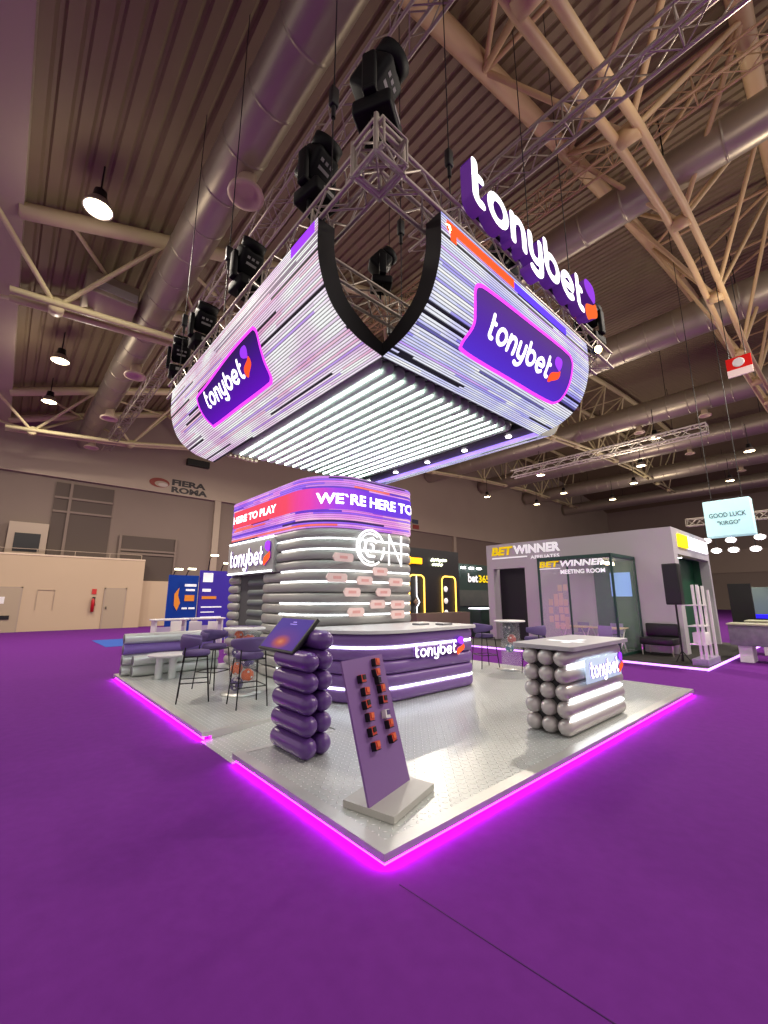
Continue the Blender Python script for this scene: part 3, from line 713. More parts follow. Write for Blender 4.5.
def floodlamp(loc,label,d):
    t=thing('flood_lamp',label,'lamp',loc,0,'small flood lamps')
    mb=MB(); mb.lathe([(.001,0),(.05,0),(.07,.12),(.001,.12)],n=14,M=Matrix.Translation((0,0,0))@Vector(d).to_track_quat('Z','Y').to_matrix().to_4x4()); mb.build('housing',M_black,t)
    mb=MB(); mb.path([(0,0,0),(0,.03,.08),(0,.1,.16)],.012,6); mb.build('bracket',M_black,t)
    mb=MB(); mb.lathe([(.001,.125),(.06,.125)],n=14,M=Vector(d).to_track_quat('Z','Y').to_matrix().to_4x4()); mb.build('lens',mat('flood_lens','#ffe9b0',.5,0,'#ffdf9a',12),t)
floodlamp((.95,.1,5.5),'small bright lamp glaring beside the top of the blue screen edge',(-.8,-.9,-.6))
floodlamp((4.3,-.1,5.42),'small bright lamp at the far top corner of the blue LED wall',(-.6,-.8,-.3))

# 3-D letters on the rig
t=thing('letter_sign','row of large glowing white letters with purple sides standing on the rig truss','sign',(2.8,0,5.95))
fm=lambda x,y,d=0: Vector((1.12+x,-.03-d,5.88+y))
logo(t,fm,3.3,.56,mat('letter_face','#ffffff',.5,0,'#ffffff',1.6),mat('petal_violet','#48187a',.5,0,'#a040f0',.8),mat('petal_orange','#7a2a0a',.5,0,'#ff6a28',.9),.15,True,M_letterside,0,True,1.25,.30)
mb=MB(); mb.box((1.15,-.035,5.934),(4.55,.03,5.965)); mb.build('mount_rail',M_blackmetal,t,True)

# ------------------------------------------------------------------ tower
def rpath(x0,y0,x1,y1,rr,n=10):
    """counter-clockwise rounded rectangle starting after the far left corner: corners order LL, LR, UR, UL"""
    P=[]; cs=[(x0,y0,PI,rr[0]),(x1,y0,1.5*PI,rr[1]),(x1,y1,0,rr[2]),(x0,y1,.5*PI,rr[3])]
    for (x,y,a0,r),(sx,sy) in zip(cs,((1,1),(-1,1),(-1,-1),(1,-1))):
        cx,cy=x+sx*r,y+sy*r
        for i in range(n+1): P.append(Vector((cx+r*math.cos(a0+PI/2*i/n),cy+r*math.sin(a0+PI/2*i/n),0)))
    return P
def densify(P,closed,step=.25):
    o=[]; n=len(P)
    for i in range(n if closed else n-1):
        a,b=P[i],P[(i+1)%n]; k=max(1,int((b-a).length/step))
        for j in range(k): o.append(a+(b-a)*j/k)
    if not closed: o.append(P[-1])
    return o
def normals(P,closed):
    n=len(P); o=[]
    for i in range(n):
        a=P[i-1] if (i or closed) else P[i]; b=P[(i+1)%n] if (i<n-1 or closed) else P[i]
        d=(b-a).normalized(); o.append(Vector((d.y,-d.x,0)))
    return o
def sweep(mb,P,closed,prof,uv=False):
    Nn=normals(P,closed); n=len(P); k=len(prof); base=len(mb.v); L=0
    for i in range(n):
        if i: L+=(P[i]-P[i-1]).length
        for o,z in prof:
            j=mb.add([P[i]+Nn[i]*o+Vector((0,0,z))],[],True)
            if uv: mb.uv[j]=(L,z)
    for i in range(n if closed else n-1):
        for j in range(k-1):
            a=base+i*k+j; b=base+((i+1)%n)*k+j
            mb.f.append([a,b,b+1,a+1]); mb.m.append(mb.cm); mb.sm.append(True)
    if not closed:
        for i in (0,n-1): mb.f.append([base+i*k+j for j in range(k)]); mb.m.append(mb.cm); mb.sm.append(False)
    return L
def roll_prof(z,h,out,inn=-.02,n=10):
    return [(inn,z+.004)]+[(out*math.sin(PI*i/n)**.7,z+h/2-(h/2-.004)*math.cos(PI*i/n)) for i in range(n+1)]+[(inn,z+h-.004)]
TX0,TY0,TX1,TY1=2.42,4.55,4.95,8.85
t=tower=thing('booth_tower','grey rounded tower of stacked padded rolls under a violet LED band','booth tower',(3.6,6.6,0))
ring=densify(rpath(TX0,TY0,TX1,TY1,(.95,.3,.3,.2)),True); ring=ring[-22:]+ring[:-22]
core=[(p.x,p.y) for p in densify(rpath(TX0+.05,TY0+.05,TX1-.05,TY1-.05,(.9,.25,.25,.15)),True)]
mb=MB(); mb.prism([p for p in core],0,4.2); mb.build('core',mat('core_grey','#4a4a4c',.7),t,True)
H=3.06/14
# lower rolls stop at the doorway on the side face
openp=[p for p in rpath(TX0,TY0,TX1,TY1,(.95,.3,.3,.2))]
openp=[Vector((TX0,6.75,0))]+openp[:-11]+[Vector((TX1-1.8,TY1,0))]
openp=densify(openp,False)
for i in range(14):
    mb=MB(); sweep(mb,openp if i<10 else ring,i>=10,roll_prof(i*H,H,.085)); mb.build('padded_roll',M_greyroll,t,True)
for i in range(10):
    mb=MB(); mb.capsule((TX0+.06,8.35,i*H+H/2),(TX0+.06,8.8,i*H+H/2),H/2-.004,14); mb.build('padded_roll',M_greyroll,t,True)
ledp=[p for p in openp if (p.y<6.1 and p.x<TX0+.05) or (p.x<TX1+.02 and p.y<TY0+1.0)]
for k in (6,7,9,10,12,13):
    mb=MB(); sweep(mb,ledp if k<13 else [p for p in ring if p.y<8.6 and p.x<TX1-.0 and not p.y>TY1-.1],False,[(.03,k*H-.009),(.05,k*H-.009),(.05,k*H+.009),(.03,k*H+.009)]); mb.build('light_line',M_led,t,True)
for k in (1,2,3,4):
    mb=MB(); sweep(mb,ledp[:10],False,[(.03,k*H-.012),(.05,k*H-.012),(.05,k*H+.012),(.03,k*H+.012)]); mb.build('light_line',M_led,t,True)
mb=MB(); mb.box((TX0+.1,6.8,0),(TX0+.16,8.2,2.18)); d=mb.build('door',mat('door_slate','#5f6b6a',.4),t,True)
mb=MB()
for k in range(9): mb.capsule((TX0+.1,6.95,.12+k*.235),(TX0+.1,7.75,.12+k*.235),.09,10)
mb.build('door_rib',mat('door_slate2','#66706f',.4),d,True)
# LED band
prof=[(.04,3.06)]
for k in range(3): prof+=[(.09,3.08+k*.11),(.10,3.13+k*.11),(.09,3.17+k*.11)]
prof+=[(.09,3.40),(.09,3.90)]
for k in range(2): prof+=[(.09,3.92+k*.11),(.10,3.97+k*.11),(.09,4.01+k*.11)]
prof+=[(.05,4.15)]
mb=MB(); sweep(mb,ring,True,prof,True); mb.build('led_band',M_scrB,t,True)
# the message strip on the band: side face -> front face
start=[i for i,p in enumerate(ring) if abs(p.x-TX0)<1e-3]
msg=[Vector((TX0,8.6,0)),Vector((TX0,7.5,0)),Vector((TX0,6.5,0))]+[p for p in ring if (p.y<6.3 and p.x<TX0+.01) ] 
msg=[Vector((TX0,8.62-.25*i,0)) for i in range(12)]+[p for p in rpath(TX0,TY0,TX1,TY1,(.95,.3,.3,.2))][:22]
msg=densify(msg,False,.2)
ML=[0]
for a,b in zip(msg,msg[1:]): ML.append(ML[-1]+(b-a).length)
MN=normals(msg,False)
mb=MB()
for i,p in enumerate(msg):
    for z in (3.43,3.88):
        j=mb.add([p+MN[i]*.108+Vector((0,0,z))],[]); mb.uv[j]=(ML[i]/ML[-1],0)
for i in range(len(msg)-1): mb.f.append([2*i,2*i+2,2*i+3,2*i+1]); mb.m.append(0); mb.sm.append(False)
mband=mb.build('message_strip',M_bandtext,t,True)
def msg_map(s,y,d=0):
    s=max(0,min(ML[-1]-1e-4,s))
    for i in range(len(ML)-1):
        if s<=ML[i+1]:
            k=(s-ML[i])/(ML[i+1]-ML[i]); return msg[i]+(msg[i+1]-msg[i])*k+(MN[i]*(1-k)+MN[i+1]*k)*(.108+d)+Vector((0,0,3.43+y))
s_front=[ML[i] for i,p in enumerate(msg) if abs(p.y-TY0)<1e-3][0]
text_obj('HERE TO PLAY',lambda x,y,d=0: msg_map(.02+x,.12+y,d),2.36,.19,M_signwhite,mband,bold=.035)
text_obj('WE`RE HERE TO',lambda x,y,d=0: msg_map(s_front-.92+x,.11+y,d),2.42,.23,M_signwhite,mband,bold=.03)
# side sign
mb=MB(); mb.box((TX0-.14,6.2,2.2),(TX0+.02,8.75,2.98),bev=.02); sg=mb.build('side_sign',mat('sign_board_grey','#a9a8a6',.4),t,True)
logo(sg,lambda x,y,d=0: Vector((TX0-.145-d,8.5-x,2.42+y)),2.2,.4,M_signwhite,M_signpurple,M_signorange,.03,True,M_letterside,0,False,1.25)
mb=MB(); mb.box((TX0-.15,6.25,2.99),(TX0-.13,8.7,3.02)); mb.box((TX0-.15,6.25,2.22),(TX0-.13,8.7,2.25)); mb.build('light_line',M_led,sg,True)
# neon word ON
mb=MB(); yz=TY0-.13
def arc(cx,cz,r,a0,a1,n=28): return [(cx+r*math.cos(a0+(a1-a0)*i/n),yz,cz+r*math.sin(a0+(a1-a0)*i/n)) for i in range(n+1)]
mb.path(arc(3.58,2.68,.37,.35,2*PI-.9),.02,8); mb.path(arc(3.58,2.68,.37,-.7,.1,10),.02,8); mb.path(arc(3.58,2.68,.30,.9,2*PI-1.3),.016,8)
mb.path([(3.74,yz,2.8),(3.62,yz,2.88),(3.46,yz,2.82),(3.42,yz,2.64),(3.52,yz,2.5),(3.68,yz,2.5)],.03,8)
mb.path([(3.58,yz,2.76),(3.66,yz,2.72),(3.66,yz,2.63),(3.57,yz,2.6)],.02,8)
mb.path([(4.1,yz,2.34),(4.1,yz,3.0),(4.47,yz,2.34),(4.47,yz,3.0)],.022,8)
mb.build('neon_word',mat('neon_white','#ffffff',.5,0,'#fdfcff',1.3),t,True)
for (x,z) in ((2.86,2.43),(2.72,2.03),(3.39,1.99),(3.81,2.19),(4.26,1.98),(3.08,1.755),(3.9,1.76),(3.74,1.516),(4.31,1.505),(3.18,1.37),(4.31,1.297)):
    w=.21 if x>3 else .25; h=.085
    mb=MB(); poly=[(x-w,z),(x-w+.05,z-h),(x+w-.04,z-h),(x+w,z-h+.04),(x+w,z+h-.04),(x+w-.04,z+h),(x-w+.05,z+h)]
    yy=TY0-.15-(.0 if x>3.3 else -.06*(3.3-x))
    Mx=Matrix(((1,0,0,0),(0,0,-1,yy),(0,1,0,0),(0,0,0,1)))
    mb.prism(poly,0,.03,Mx); tg=mb.build('name_tag',mat('tag_pink','#f2d3cf',.5),t,True)
    mb=MB(); mb.box((x-.09,yy-.034,z-.025),(x+.1,yy-.03,z+.03)); mb.build('print',mat('tag_print','#e8a9a4',.5),tg,True)

tower.location.z+=.006
# ------------------------------------------------------------------ purple bar counter
t=thing('bar_counter','long purple padded bar counter with white light lines before the tower','bar counter',(3.6,3.4,0))
bp=rpath(2.1,2.98,5.02,5.2,(.95,.22,.2,.2),12)
bp=[Vector((2.1,4.42,0))]+bp[:26]+[Vector((5.02,4.42,0))]
bp=densify(bp,False,.22)
bin_=[(p.x,p.y) for p in densify(rpath(2.16,3.04,4.96,4.4,(.9,.18,.05,.05)),True)]
mb=MB(); mb.prism(bin_,0,1.06); mb.build('carcass',mat('carcass_purple','#3a2650',.6),t,True)
HB=1.06/5
for i in range(5):
    mb=MB(); sweep(mb,bp,False,roll_prof(i*HB,HB,.075)); mb.build('padded_roll',M_purplevinyl,t,True)
for k in (1,4):
    mb=MB(); sweep(mb,bp,False,[(.03,k*HB-.014),(.06,k*HB-.014),(.06,k*HB+.014),(.03,k*HB+.014)]); mb.build('light_line',M_led,t,True)
tp=[(p.x,p.y) for p in densify(rpath(1.98,2.84,5.16,4.44,(1.05,.3,.05,.05)),True)]
mb=MB(); mb.prism(tp,1.07,1.12); mb.build('worktop',M_top,t,True)
logo(t,lambda x,y,d=0: Vector((3.27+x,2.885-d,.66+y)),1.34,.19,M_signwhite,M_signpurple,M_signorange,.03,True,M_letterside,0,False,1.5,.25)
t.location.z+=.006
# small things on the bar
for (x,y,l) in ((4.55,3.3,'flat stack of grey leaflets on the bar top near its round end'),(4.2,3.6,'flat grey tray of cards on the bar top beside the tower')):
    o=thing('leaflet_stack',l,'leaflets',(x,y,1.128))
    mb=MB(); mb.box((-.14,-.1,0),(.14,.1,.03)); mb.build('stack',mat('paper_grey','#77757a',.6),o); mb=MB(); mb.box((-.1,-.07,.03),(.1,.07,.034)); mb.build('cover',M_white,o)

# ------------------------------------------------------------------ purple touch kiosk
t=thing('touch_kiosk','purple kiosk of stacked capsules with tilted touch screen','kiosk',(.7,2.2,0),0)
for i in range(6):
    z=.107+i*.214
    if i<5:
        mb=MB(); mb.capsule((.5,1.78,z),(.5,2.36,z),.107,24); mb.build('capsule',M_purpledark,t,True)
    mb=MB(); mb.capsule((.715,1.83,z),(.715,2.41,z),.107,24); mb.build('capsule',M_purpledark,t,True)
B=Vector((.40,2.83,1.04)); ux=Vector((0,-.84,0)).normalized(); uz=(Vector((.73,2.83,1.41))-B).normalized(); nn=ux.cross(uz)
SM=Matrix(((ux.x,uz.x,nn.x,B.x),(ux.y,uz.y,nn.y,B.y),(ux.z,uz.z,nn.z,B.z),(0,0,0,1)))
W_,H_=.84,.5
mb=MB(); mb.box((0,0,-.05),(W_,H_,0),SM,.01); sc=mb.build('screen_housing',M_black,t,True)
m=bpy.data.materials.new('kiosk_picture'); m.use_nodes=True; nt=m.node_tree; b=nt.nodes['Principled BSDF']; b.inputs['Roughness'].default_value=.6; b.inputs['Specular IOR Level'].default_value=.1; b.inputs['Base Color'].default_value=(.02,.01,.04,1)
uv=N(nt,'ShaderNodeUVMap'); sp=N(nt,'ShaderNodeSeparateXYZ'); nt.links.new(uv.outputs[0],sp.inputs[0])
dx=mth(nt,'SUBTRACT',sp.outputs['X'],.5); dy=mth(nt,'SUBTRACT',sp.outputs['Y'],.22)
r=mth(nt,'SQRT',mth(nt,'ADD',mth(nt,'MULTIPLY',dx,mth(nt,'MULTIPLY',dx,1.6)),mth(nt,'MULTIPLY',dy,mth(nt,'MULTIPLY',dy,2.2))))
rp=N(nt,'ShaderNodeValToRGB'); els=rp.color_ramp.elements
for p in (.12,.28): els.new(p)
for e,(p,c) in zip(els,((0,'#ff9a5a'),(.14,'#d8604a'),(.36,'#6a34a0'),(.8,'#4a30a8'))): e.position=p; e.color=lin(c)
nt.links.new(r,rp.inputs[0]); nt.links.new(rp.outputs[0],b.inputs['Emission Color']); b.inputs['Emission Strength'].default_value=.62
mb=MB(); q=[(.03,.03),(W_-.03,.03),(W_-.03,H_-.03),(.03,H_-.03)]
mb.add([SM@Vector((a,b_,.002)) for a,b_ in q],[(0,1,2,3)]); mb.uv={0:(0,0),1:(1,0),2:(1,1),3:(0,1)}
mb.build('display',m,sc,True)
mb=MB(); mb.box((.34,.38,.003),(.5,.392,.004),SM); mb.box((.38,.41,.003),(.46,.425,.004),SM); mb.build('screen_caption',mat('caption','#9a86d8',.5,0,'#9a86d8',.6),sc,True)
mb=MB(); mb.box((.28,.06,-.12),(.56,.3,-.05),SM); mb.tube(SM@Vector((.25,.03,-.07)),SM@Vector((.59,.03,-.07)),.012,8); mb.build('bracket',M_blackmetal,t,True)

# ------------------------------------------------------------------ leaning display board
t=thing('display_board','leaning purple display board of small red holders on a flat grey base','display stand',(.55,.55,0))
wv=Vector((.967,.254,0)); nv=Vector((-.254,.967,0))
mb=MB(); c0=Vector((.181,.687,0)); 
base=[Vector((.298,.224,0)),Vector((.958,.415,0)),Vector((.843,.90,0)),Vector((.181,.70,0))]
mb.prism([(p.x,p.y) for p in base],.003,.055); mb.build('base',mat('base_grey','#b4b2ac',.45,.3),t,True)
B=Vector((.25,.45,.055)); hv=Vector((-.0721,.2704,.960)).normalized(); nf=wv.cross(hv)
PM=Matrix(((wv.x,hv.x,nf.x,B.x),(wv.y,hv.y,nf.y,B.y),(wv.z,hv.z,nf.z,B.z),(0,0,0,1)))
mb=MB(); mb.box((0,0,-.02),(.626,1.1,0),PM); mb.build('board',mat('board_purple','#7d5a96',.55),t,True)
M_card=mat('card_red','#c8402e',.45); M_card2=mat('card_orange','#e0683c',.45)
spots=[(.205,.923,1),(.22,.814,0),(.197,.713,1),(.208,.608,0),(.198,.497,1),(.209,.383,0),(.465,1.034,0),(.439,.945,0),(.455,.875,2),(.463,.80,0),(.455,.705,1),(.45,.584,3),(.466,.498,0),(.465,.383,0)]
hn=['purple board, second column','purple board, first column']
ends={0:'red-orange cards',1:'dark-fronted red cards',2:'dark card',3:'white card'}
rowname=['top','second','third','fourth','fifth','sixth','seventh','lowest']
cnt={0:0,1:0}
for (a,b_,k) in spots:
    colm=0 if a<.3 else 1; r_=cnt[colm]; cnt[colm]+=1
    last=(colm==0 and r_==5) or (colm==1 and r_==7)
    o=thing('card_holder','holder of %s, %s in the %s column of the board'%(ends[k],'lowest' if last else rowname[r_],'six-tray' if colm==0 else 'eight-tray'),'card holder',PM@Vector((a,b_,0)),0,'card holders on the purple board')
    Q=PM@Matrix.Translation((a,b_,0)); rr=Matrix.Rotation(random.uniform(-.15,.15),4,'Z')
    mb=MB(); mb.box((-.04,-.036,.001),(.034,-.03,.05),Q@rr); mb.box((-.04,-.036,.001),(-.034,.03,.05),Q@rr); mb.box((-.04,-.03,.001),(.034,.03,.006),Q@rr); mb.build('tray',M_black if k<3 else M_white,o,True)
    if k!=2:
        mb=MB(); mb.box((-.03,-.028,.008),(.034,.034,.045),Q@rr); mb.build('card_pack',(M_card,M_card,M_card,M_white)[k],o,True)
        mb=MB(); mb.box((-.012,-.01,.045),(.03,.03,.052),Q@rr); mb.build('top_card',(M_card2,M_black,M_card,M_lilac)[k],o,True)
    else:
        mb=MB(); mb.box((-.026,-.02,.008),(.03,.026,.03),Q@rr); mb.build('card_pack',M_black,o,True)

# ------------------------------------------------------------------ silver counter
t=thing('reception_counter','silver counter of stacked capsule rolls with light lines and pale top','counter',(4.1,.5,0))
r=.1
for j,y in enumerate((.31,.52,.73)):
    for i in range(5):
        mb=MB(); mb.capsule((3.27,y,r+i*.2),(4.93,y,r+i*.2),r,22); mb.build('roll',M_silverball,t,True)
mb=MB(); mb.box((3.3,.36,.04),(4.9,.7,.98)); mb.build('carcass',M_black,t,True)
for k in (1,2,4):
    mb=MB(); mb.box((3.3,.225,k*.2-.014),(4.93,.26,k*.2+.014),bev=.004); mb.build('light_line',M_led,t,True)
tp=[(p.x,p.y) for p in rpath(3.2,.12,5.08,.98,(.08,.08,.08,.08),5)]
mb=MB(); mb.prism(tp,1.005,1.055); wt=mb.build('worktop',mat('worktop_grey','#a9a6ac',.35),t,True)
mb=MB(); mb.box((3.85,.3,1.056),(3.98,.8,1.058)); mb.box((3.7,.42,1.056),(4.3,.52,1.058)); mb.build('light_inlay',M_letterwhite,wt,True)
mb=MB(); mb.box((3.62,.165,.57),(4.78,.18,.87),bev=.006); sp_=mb.build('sign_plate',mat('sign_glow','#c9d6e4',.3,0,'#b8d4f0',.5),t,True)
logo(t,lambda x,y,d=0: Vector((3.72+x,.16-d,.64+y)),1.1,.19,M_signwhite,M_signpurple,M_signorange,.015,True,M_letterside,0,False,1.3,.3)

# ------------------------------------------------------------------ high tables and stools
def ball_table(loc,label,balls,bl):
    t=thing('high_table',label,'high table',loc,0,'clear cylinder high tables')
    mb=MB(); mb.lathe([(.001,1.09),(.36,1.09),(.365,1.1),(.365,1.115),(.36,1.12),(.001,1.12)],n=40); mb.build('table_top',M_white,t)
    mb=MB(); mb.lathe([(.23,.03),(.23,1.085)],n=36); mb.lathe([(.225,1.085),(.225,.03)],n=36); 
    mb=MB(); mb.lathe([(.225,.03),(.23,.03),(.23,1.085),(.225,1.085),(.225,.03)],n=36); mb.build('clear_column',M_glass,t)
    mb=MB(); mb.lathe([(.001,.003),(.34,.003),(.34,.02),(.001,.025)],n=36); mb.build('base_disc',M_steel,t)
    for (x,y,z,r,m,lb) in balls:
        o=thing('ball',lb,'ball',(loc[0]+x*.745,loc[1]-x*.667,loc[2]+z),random.random()*3,bl)
        mb=MB(); prof=[(max(r*math.sin(PI*i/12),1e-4),-r*math.cos(PI*i/12)) for i in range(13)]; mb.lathe(prof,n=20); s_=mb.build('shell',m,o)
        mb=MB()
        for q in range(14):
            d=Vector((random.gauss(0,1),random.gauss(0,1),random.gauss(0,1))).normalized()
            mb.lathe([(.001,r+.002),(.022,r-.001)],n=10,M=d.to_track_quat('Z','Y').to_matrix().to_4x4())
        mb.build('dot',M_white,s_)
    return t
MO=mat('ball_orange','#e0641c',.3); MP=mat('ball_purple','#3c1f6e',.3); MD=mat('ball_slate','#353b44',.3); MB_=mat('ball_blue','#3f6d86',.3); MR=mat('ball_red','#b04038',.3)
ball_table((1.30,5.25,0),'white high table on a clear column of orange and purple balls',[(-.09,0,.155,.12,MP,'dotted purple ball at the bottom of the clear column'),(.1,0,.305,.11,MO,'orange ball above the lowest purple ball'),(-.1,0,.415,.105,MO,'orange ball wedged at the side in mid column'),(.09,0,.55,.115,MP,'purple ball half way up the clear column'),(-.09,0,.695,.115,MP,'dotted purple ball in the upper column'),(.08,0,.875,.13,MO,'large orange ball near the table top'),(-.1,0,.99,.08,MO,'small orange ball right under the white table top')],'balls in the clear column')
ball_table((7.15,3.45,0),'white high table on a clear column with slate, red and blue balls',[(-.02,0,.93,.12,MD,'slate ball under the top of the far clear column'),(.03,0,.69,.105,MR,'red ball below the slate ball in the far column'),(-.03,0,.48,.1,MB_,'blue ball below the red ball in the far column')],'balls in the far column')
bpy.data.objects['high_table.001']['label']='white high table on a clear column with slate, red and blue balls'
# leaflets on the table
for (dx,dy,rz,l) in ((.12,-.08,.3,'small stack of dark brochures on the white high table'),(-.08,.1,1.1,'single violet brochure on the white high table')):
    o=thing('brochure',l,'brochure',(1.30+dx,5.25+dy,1.121),rz); mb=MB(); mb.box((-.11,-.15,0),(.11,.15,.02)); mb.build('pages',M_white,o); mb=MB(); mb.box((-.112,-.152,.02),(.112,.152,.024)); mb.build('cover',M_lilac,o)
def stool():
    t=thing('bar_stool','x','bar stool',(0,0,0),0,'lilac barrel-back bar stools')
    mb=MB(); mb.lathe([(.001,.70),(.19,.70),(.215,.72),(.22,.75),(.2,.785),(.001,.79)],n=28); mb.build('seat',M_lilac,t)
    # curved padded back (opens to +y)
    mb=MB(); pts=[]
    n=22
    for i in range(n+1):
        a=PI+(-.18)+(PI+.36)*i/n
        pts.append((.275*math.cos(a),.26*math.sin(a)+.02,.95-.02*math.sin(PI*i/n)))
    k=8; vs=[]
    for i,p in enumerate(pts):
        d=Vector((p[0],p[1]-.02,0)).normalized(); tt=math.sin(PI*i/n); hh=.05+.065*tt
        for j in range(k):
            a=2*PI*j/k; vs.append(Vector(p)+d*.026*math.cos(a)+Vector((0,0,hh*math.sin(a))))
    mb.add(vs,[(i*k+j,i*k+(j+1)%k,(i+1)*k+(j+1)%k,(i+1)*k+j) for i in range(n) for j in range(k)]+[list(range(k))[::-1],[n*k+j for j in range(k)]],True); mb.build('backrest',M_lilac,t)
    for sx in (-1,1):
        for sy in (-1,1):
            mb=MB(); mb.tube((sx*.24,sy*.24,0),(sx*.19,sy*.17,.71 if sy>0 else .88),.011,8); mb.build('leg',M_blackmetal,t)
    mb=MB(); z=.3
    c=[(sx*.222,sy*.215,z) for sx,sy in ((-1,-1),(1,-1),(1,1),(-1,1))]
    for a,b in zip(c,c[1:]+c[:1]): mb.tube(a,b,.009,8)
    mb.build('foot_ring',M_blackmetal,t)
    mb=MB()
    c=[(sx*.19,sy*.17,.70) for sx,sy in ((-1,-1),(1,-1),(1,1),(-1,1))]
    for a,b in zip(c,c[1:]+c[:1]): mb.tube(a,b,.012,8)
    mb.build('seat_frame',M_blackmetal,t)
    return t
s0=stool()
ST=[((.50,5.30,0),-1.9,'lilac bar stool between the small tube table and the ball-filled column'),((1.02,4.38,0),-.1,'lilac bar stool close to the touch screen, its back hiding the ball column'),((1.1,6.1,0),-2.6,'lilac bar stool half hidden behind the white high table'),
    ((6.92,4.03,0),-2.0,'lilac bar stool between the bar end and the far clear column'),((7.1,2.8,0),.15,'lilac bar stool partly hidden behind the silver counter')]
for i,(p,rz,l) in enumerate(ST):
    o=s0 if i==0 else dup(s0,p,rz,l)
    o.location=p; o.rotation_euler=(0,0,rz); o['label']=l

# tube bench
t=thing('tube_bench','bench of stacked silver and purple rolls at the platform edge','bench',(.9,8.5,0))
M_benchsil=mat('bench_silver','#d3d9d6',.3,.35)
for (y,z,x0,m) in ((8.28,.11,.2,M_benchsil),(8.28,.33,.2,M_benchsil),(8.52,.11,.04,M_benchsil),(8.52,.33,.04,M_benchsil),(8.52,.55,.04,mat('bench_violet','#8468ba',.33)),(8.52,.77,.04,M_benchsil)):
    mb=MB(); mb.tube((x0,y,z),(2.0,y,z),.109,26); o=mb.build('roll',m,t,True)
    mb=MB(); mb.lathe([(.001,0),(.095,0),(.1,.006)],(x0-.004,y,z),22,axis='x'); mb.build('end_cap',mat('cap_grey','#6d6c70',.4),o,True)
t=thing('side_table','low round grey table on three tube legs before the roll bench','side table',(.76,7.75,0))
mb=MB(); mb.lathe([(.001,.44),(.39,.44),(.40,.45),(.40,.475),(.39,.48),(.001,.48)],n=36); mb.build('table_top',M_top,t)
for x,y in ((-.17,-.02),(.12,.1),(.06,-.15)):
    mb=MB(); mb.tube((x,y,0),(x,y,.44),.075,20); mb.build('leg',M_benchsil,t)

# ------------------------------------------------------------------ stands behind, at the side of the tower
def banner(x0,x1,h,label,m,y=16,extra=None):
    t=thing('exhibit_banner',label,'banner',((x0+x1)/2,y,-.1),0)
    mb=MB(); mb.box((x0,y,-.1),(x1,y+.12,h)); mb.build('panel',m,t,True)
    return t
tb=banner(2.85,3.98,2.55,'blue exhibit wall panel with an orange and white flame mark',mat('banner_blue','#20409a',.5,0,'#20409a',.12))
mb=MB(); mb.prism([(3.1,1.35),(3.22,1.15),(3.32,1.45),(3.22,1.75),(3.25,2.05),(3.08,1.8)],0,.02,Matrix(((1,0,0,0),(0,0,-1,15.99),(0,1,0,0),(0,0,0,1)))); mb.build('flame_mark',mat('flame_orange','#e08a3a',.5,0,'#e08a3a',.3),tb,True)
for a in ((3.45,2.1,3.9,2.2),(3.5,1.92,3.85,2.0),(3.4,1.2,3.6,1.27),(3.66,1.2,3.9,1.27),(3.4,.8,3.9,.86)):
    mb=MB(); mb.box((a[0],15.97,a[1]),(a[2],15.99,a[3])); mb.build('print_line',M_letterwhite,tb,True)
mb=MB(); mb.box((3.48,15.97,1.52),(3.85,15.99,1.76)); mb.build('print_box',MATS['flame_orange'],tb,True)
tb=banner(4.04,5.5,2.78,'violet exhibit wall panel with white headline lines beside the tower',mat('banner_violet','#4a3aa8',.5,0,'#4a3aa8',.14))
for a in ((4.15,2.3,4.55,2.68),(4.15,1.25,5.0,1.3),(4.15,1.05,4.7,1.09),(4.15,.85,5.0,.89),(4.15,1.9,4.5,2.02)):
    mb=MB(); mb.box((a[0],15.97,a[1]),(a[2],15.99,a[3])); mb.build('print_line',M_letterwhite,tb,True)
mb=MB(); mb.box((4.15,15.97,1.6),(4.75,15.99,1.72)); mb.build('print_box',MATS['flame_orange'],tb,True)
def armlamp(x,z,label):
    t=thing('banner_lamp',label,'lamp',(x,15.4,z),0,'arm lamps above the panels')
    mb=MB(); mb.path([(x,16.06,2.56 if x<4 else 2.785),(x,15.92,z-.05),(x,15.5,z+.05)],.02,6); mb.build('arm',M_blackmetal,t,True)
    mb=MB(); mb.box((x-.14,15.35,z),(x+.14,15.5,z+.06),bev=.01); mb.build('head',mat('arm_head_glow','#ffffd8',.5,0,'#fffbd0',6),t,True)
for x,z,l in ((3.0,2.72,'arm lamp over the blue panel edge'),(3.5,2.75,'arm lamp over the middle of the blue panel'),(4.35,3.35,'arm lamp hanging highest above the panels'),(4.9,3.05,'arm lamp over the violet panel'),(5.45,3.0,'arm lamp beside the tower above the violet panel')): armlamp(x,z,l)
def white_counter(loc,w,label):
    t=thing('white_counter',label,'counter',loc,0,'white stand counters')
    mb=MB(); mb.box((-w/2,-.3,1.0),(w/2,.3,1.05),bev=.01); mb.build('worktop',M_white,t)
    mb=MB(); mb.box((-w/2+.06,-.25,0),(-w/2+.12,.25,1.0)); mb.build('side_panel',M_white,t); mb=MB(); mb.box((w/2-.12,-.25,0),(w/2-.06,.25,1.0)); mb.build('side_panel',M_white,t)
    mb=MB(); mb.box((-w/2+.12,-.22,0.02),(w/2-.12,-.16,.8)); mb.build('front_panel',mat('front_lilac','#c9bcd8',.5),t)
white_counter((2.3,13.5,-.1),1.1,'white counter beyond the roll bench, its open side to the office')
white_counter((3.6,13.6,-.1),1.1,'white counter with lilac front, second from the office')
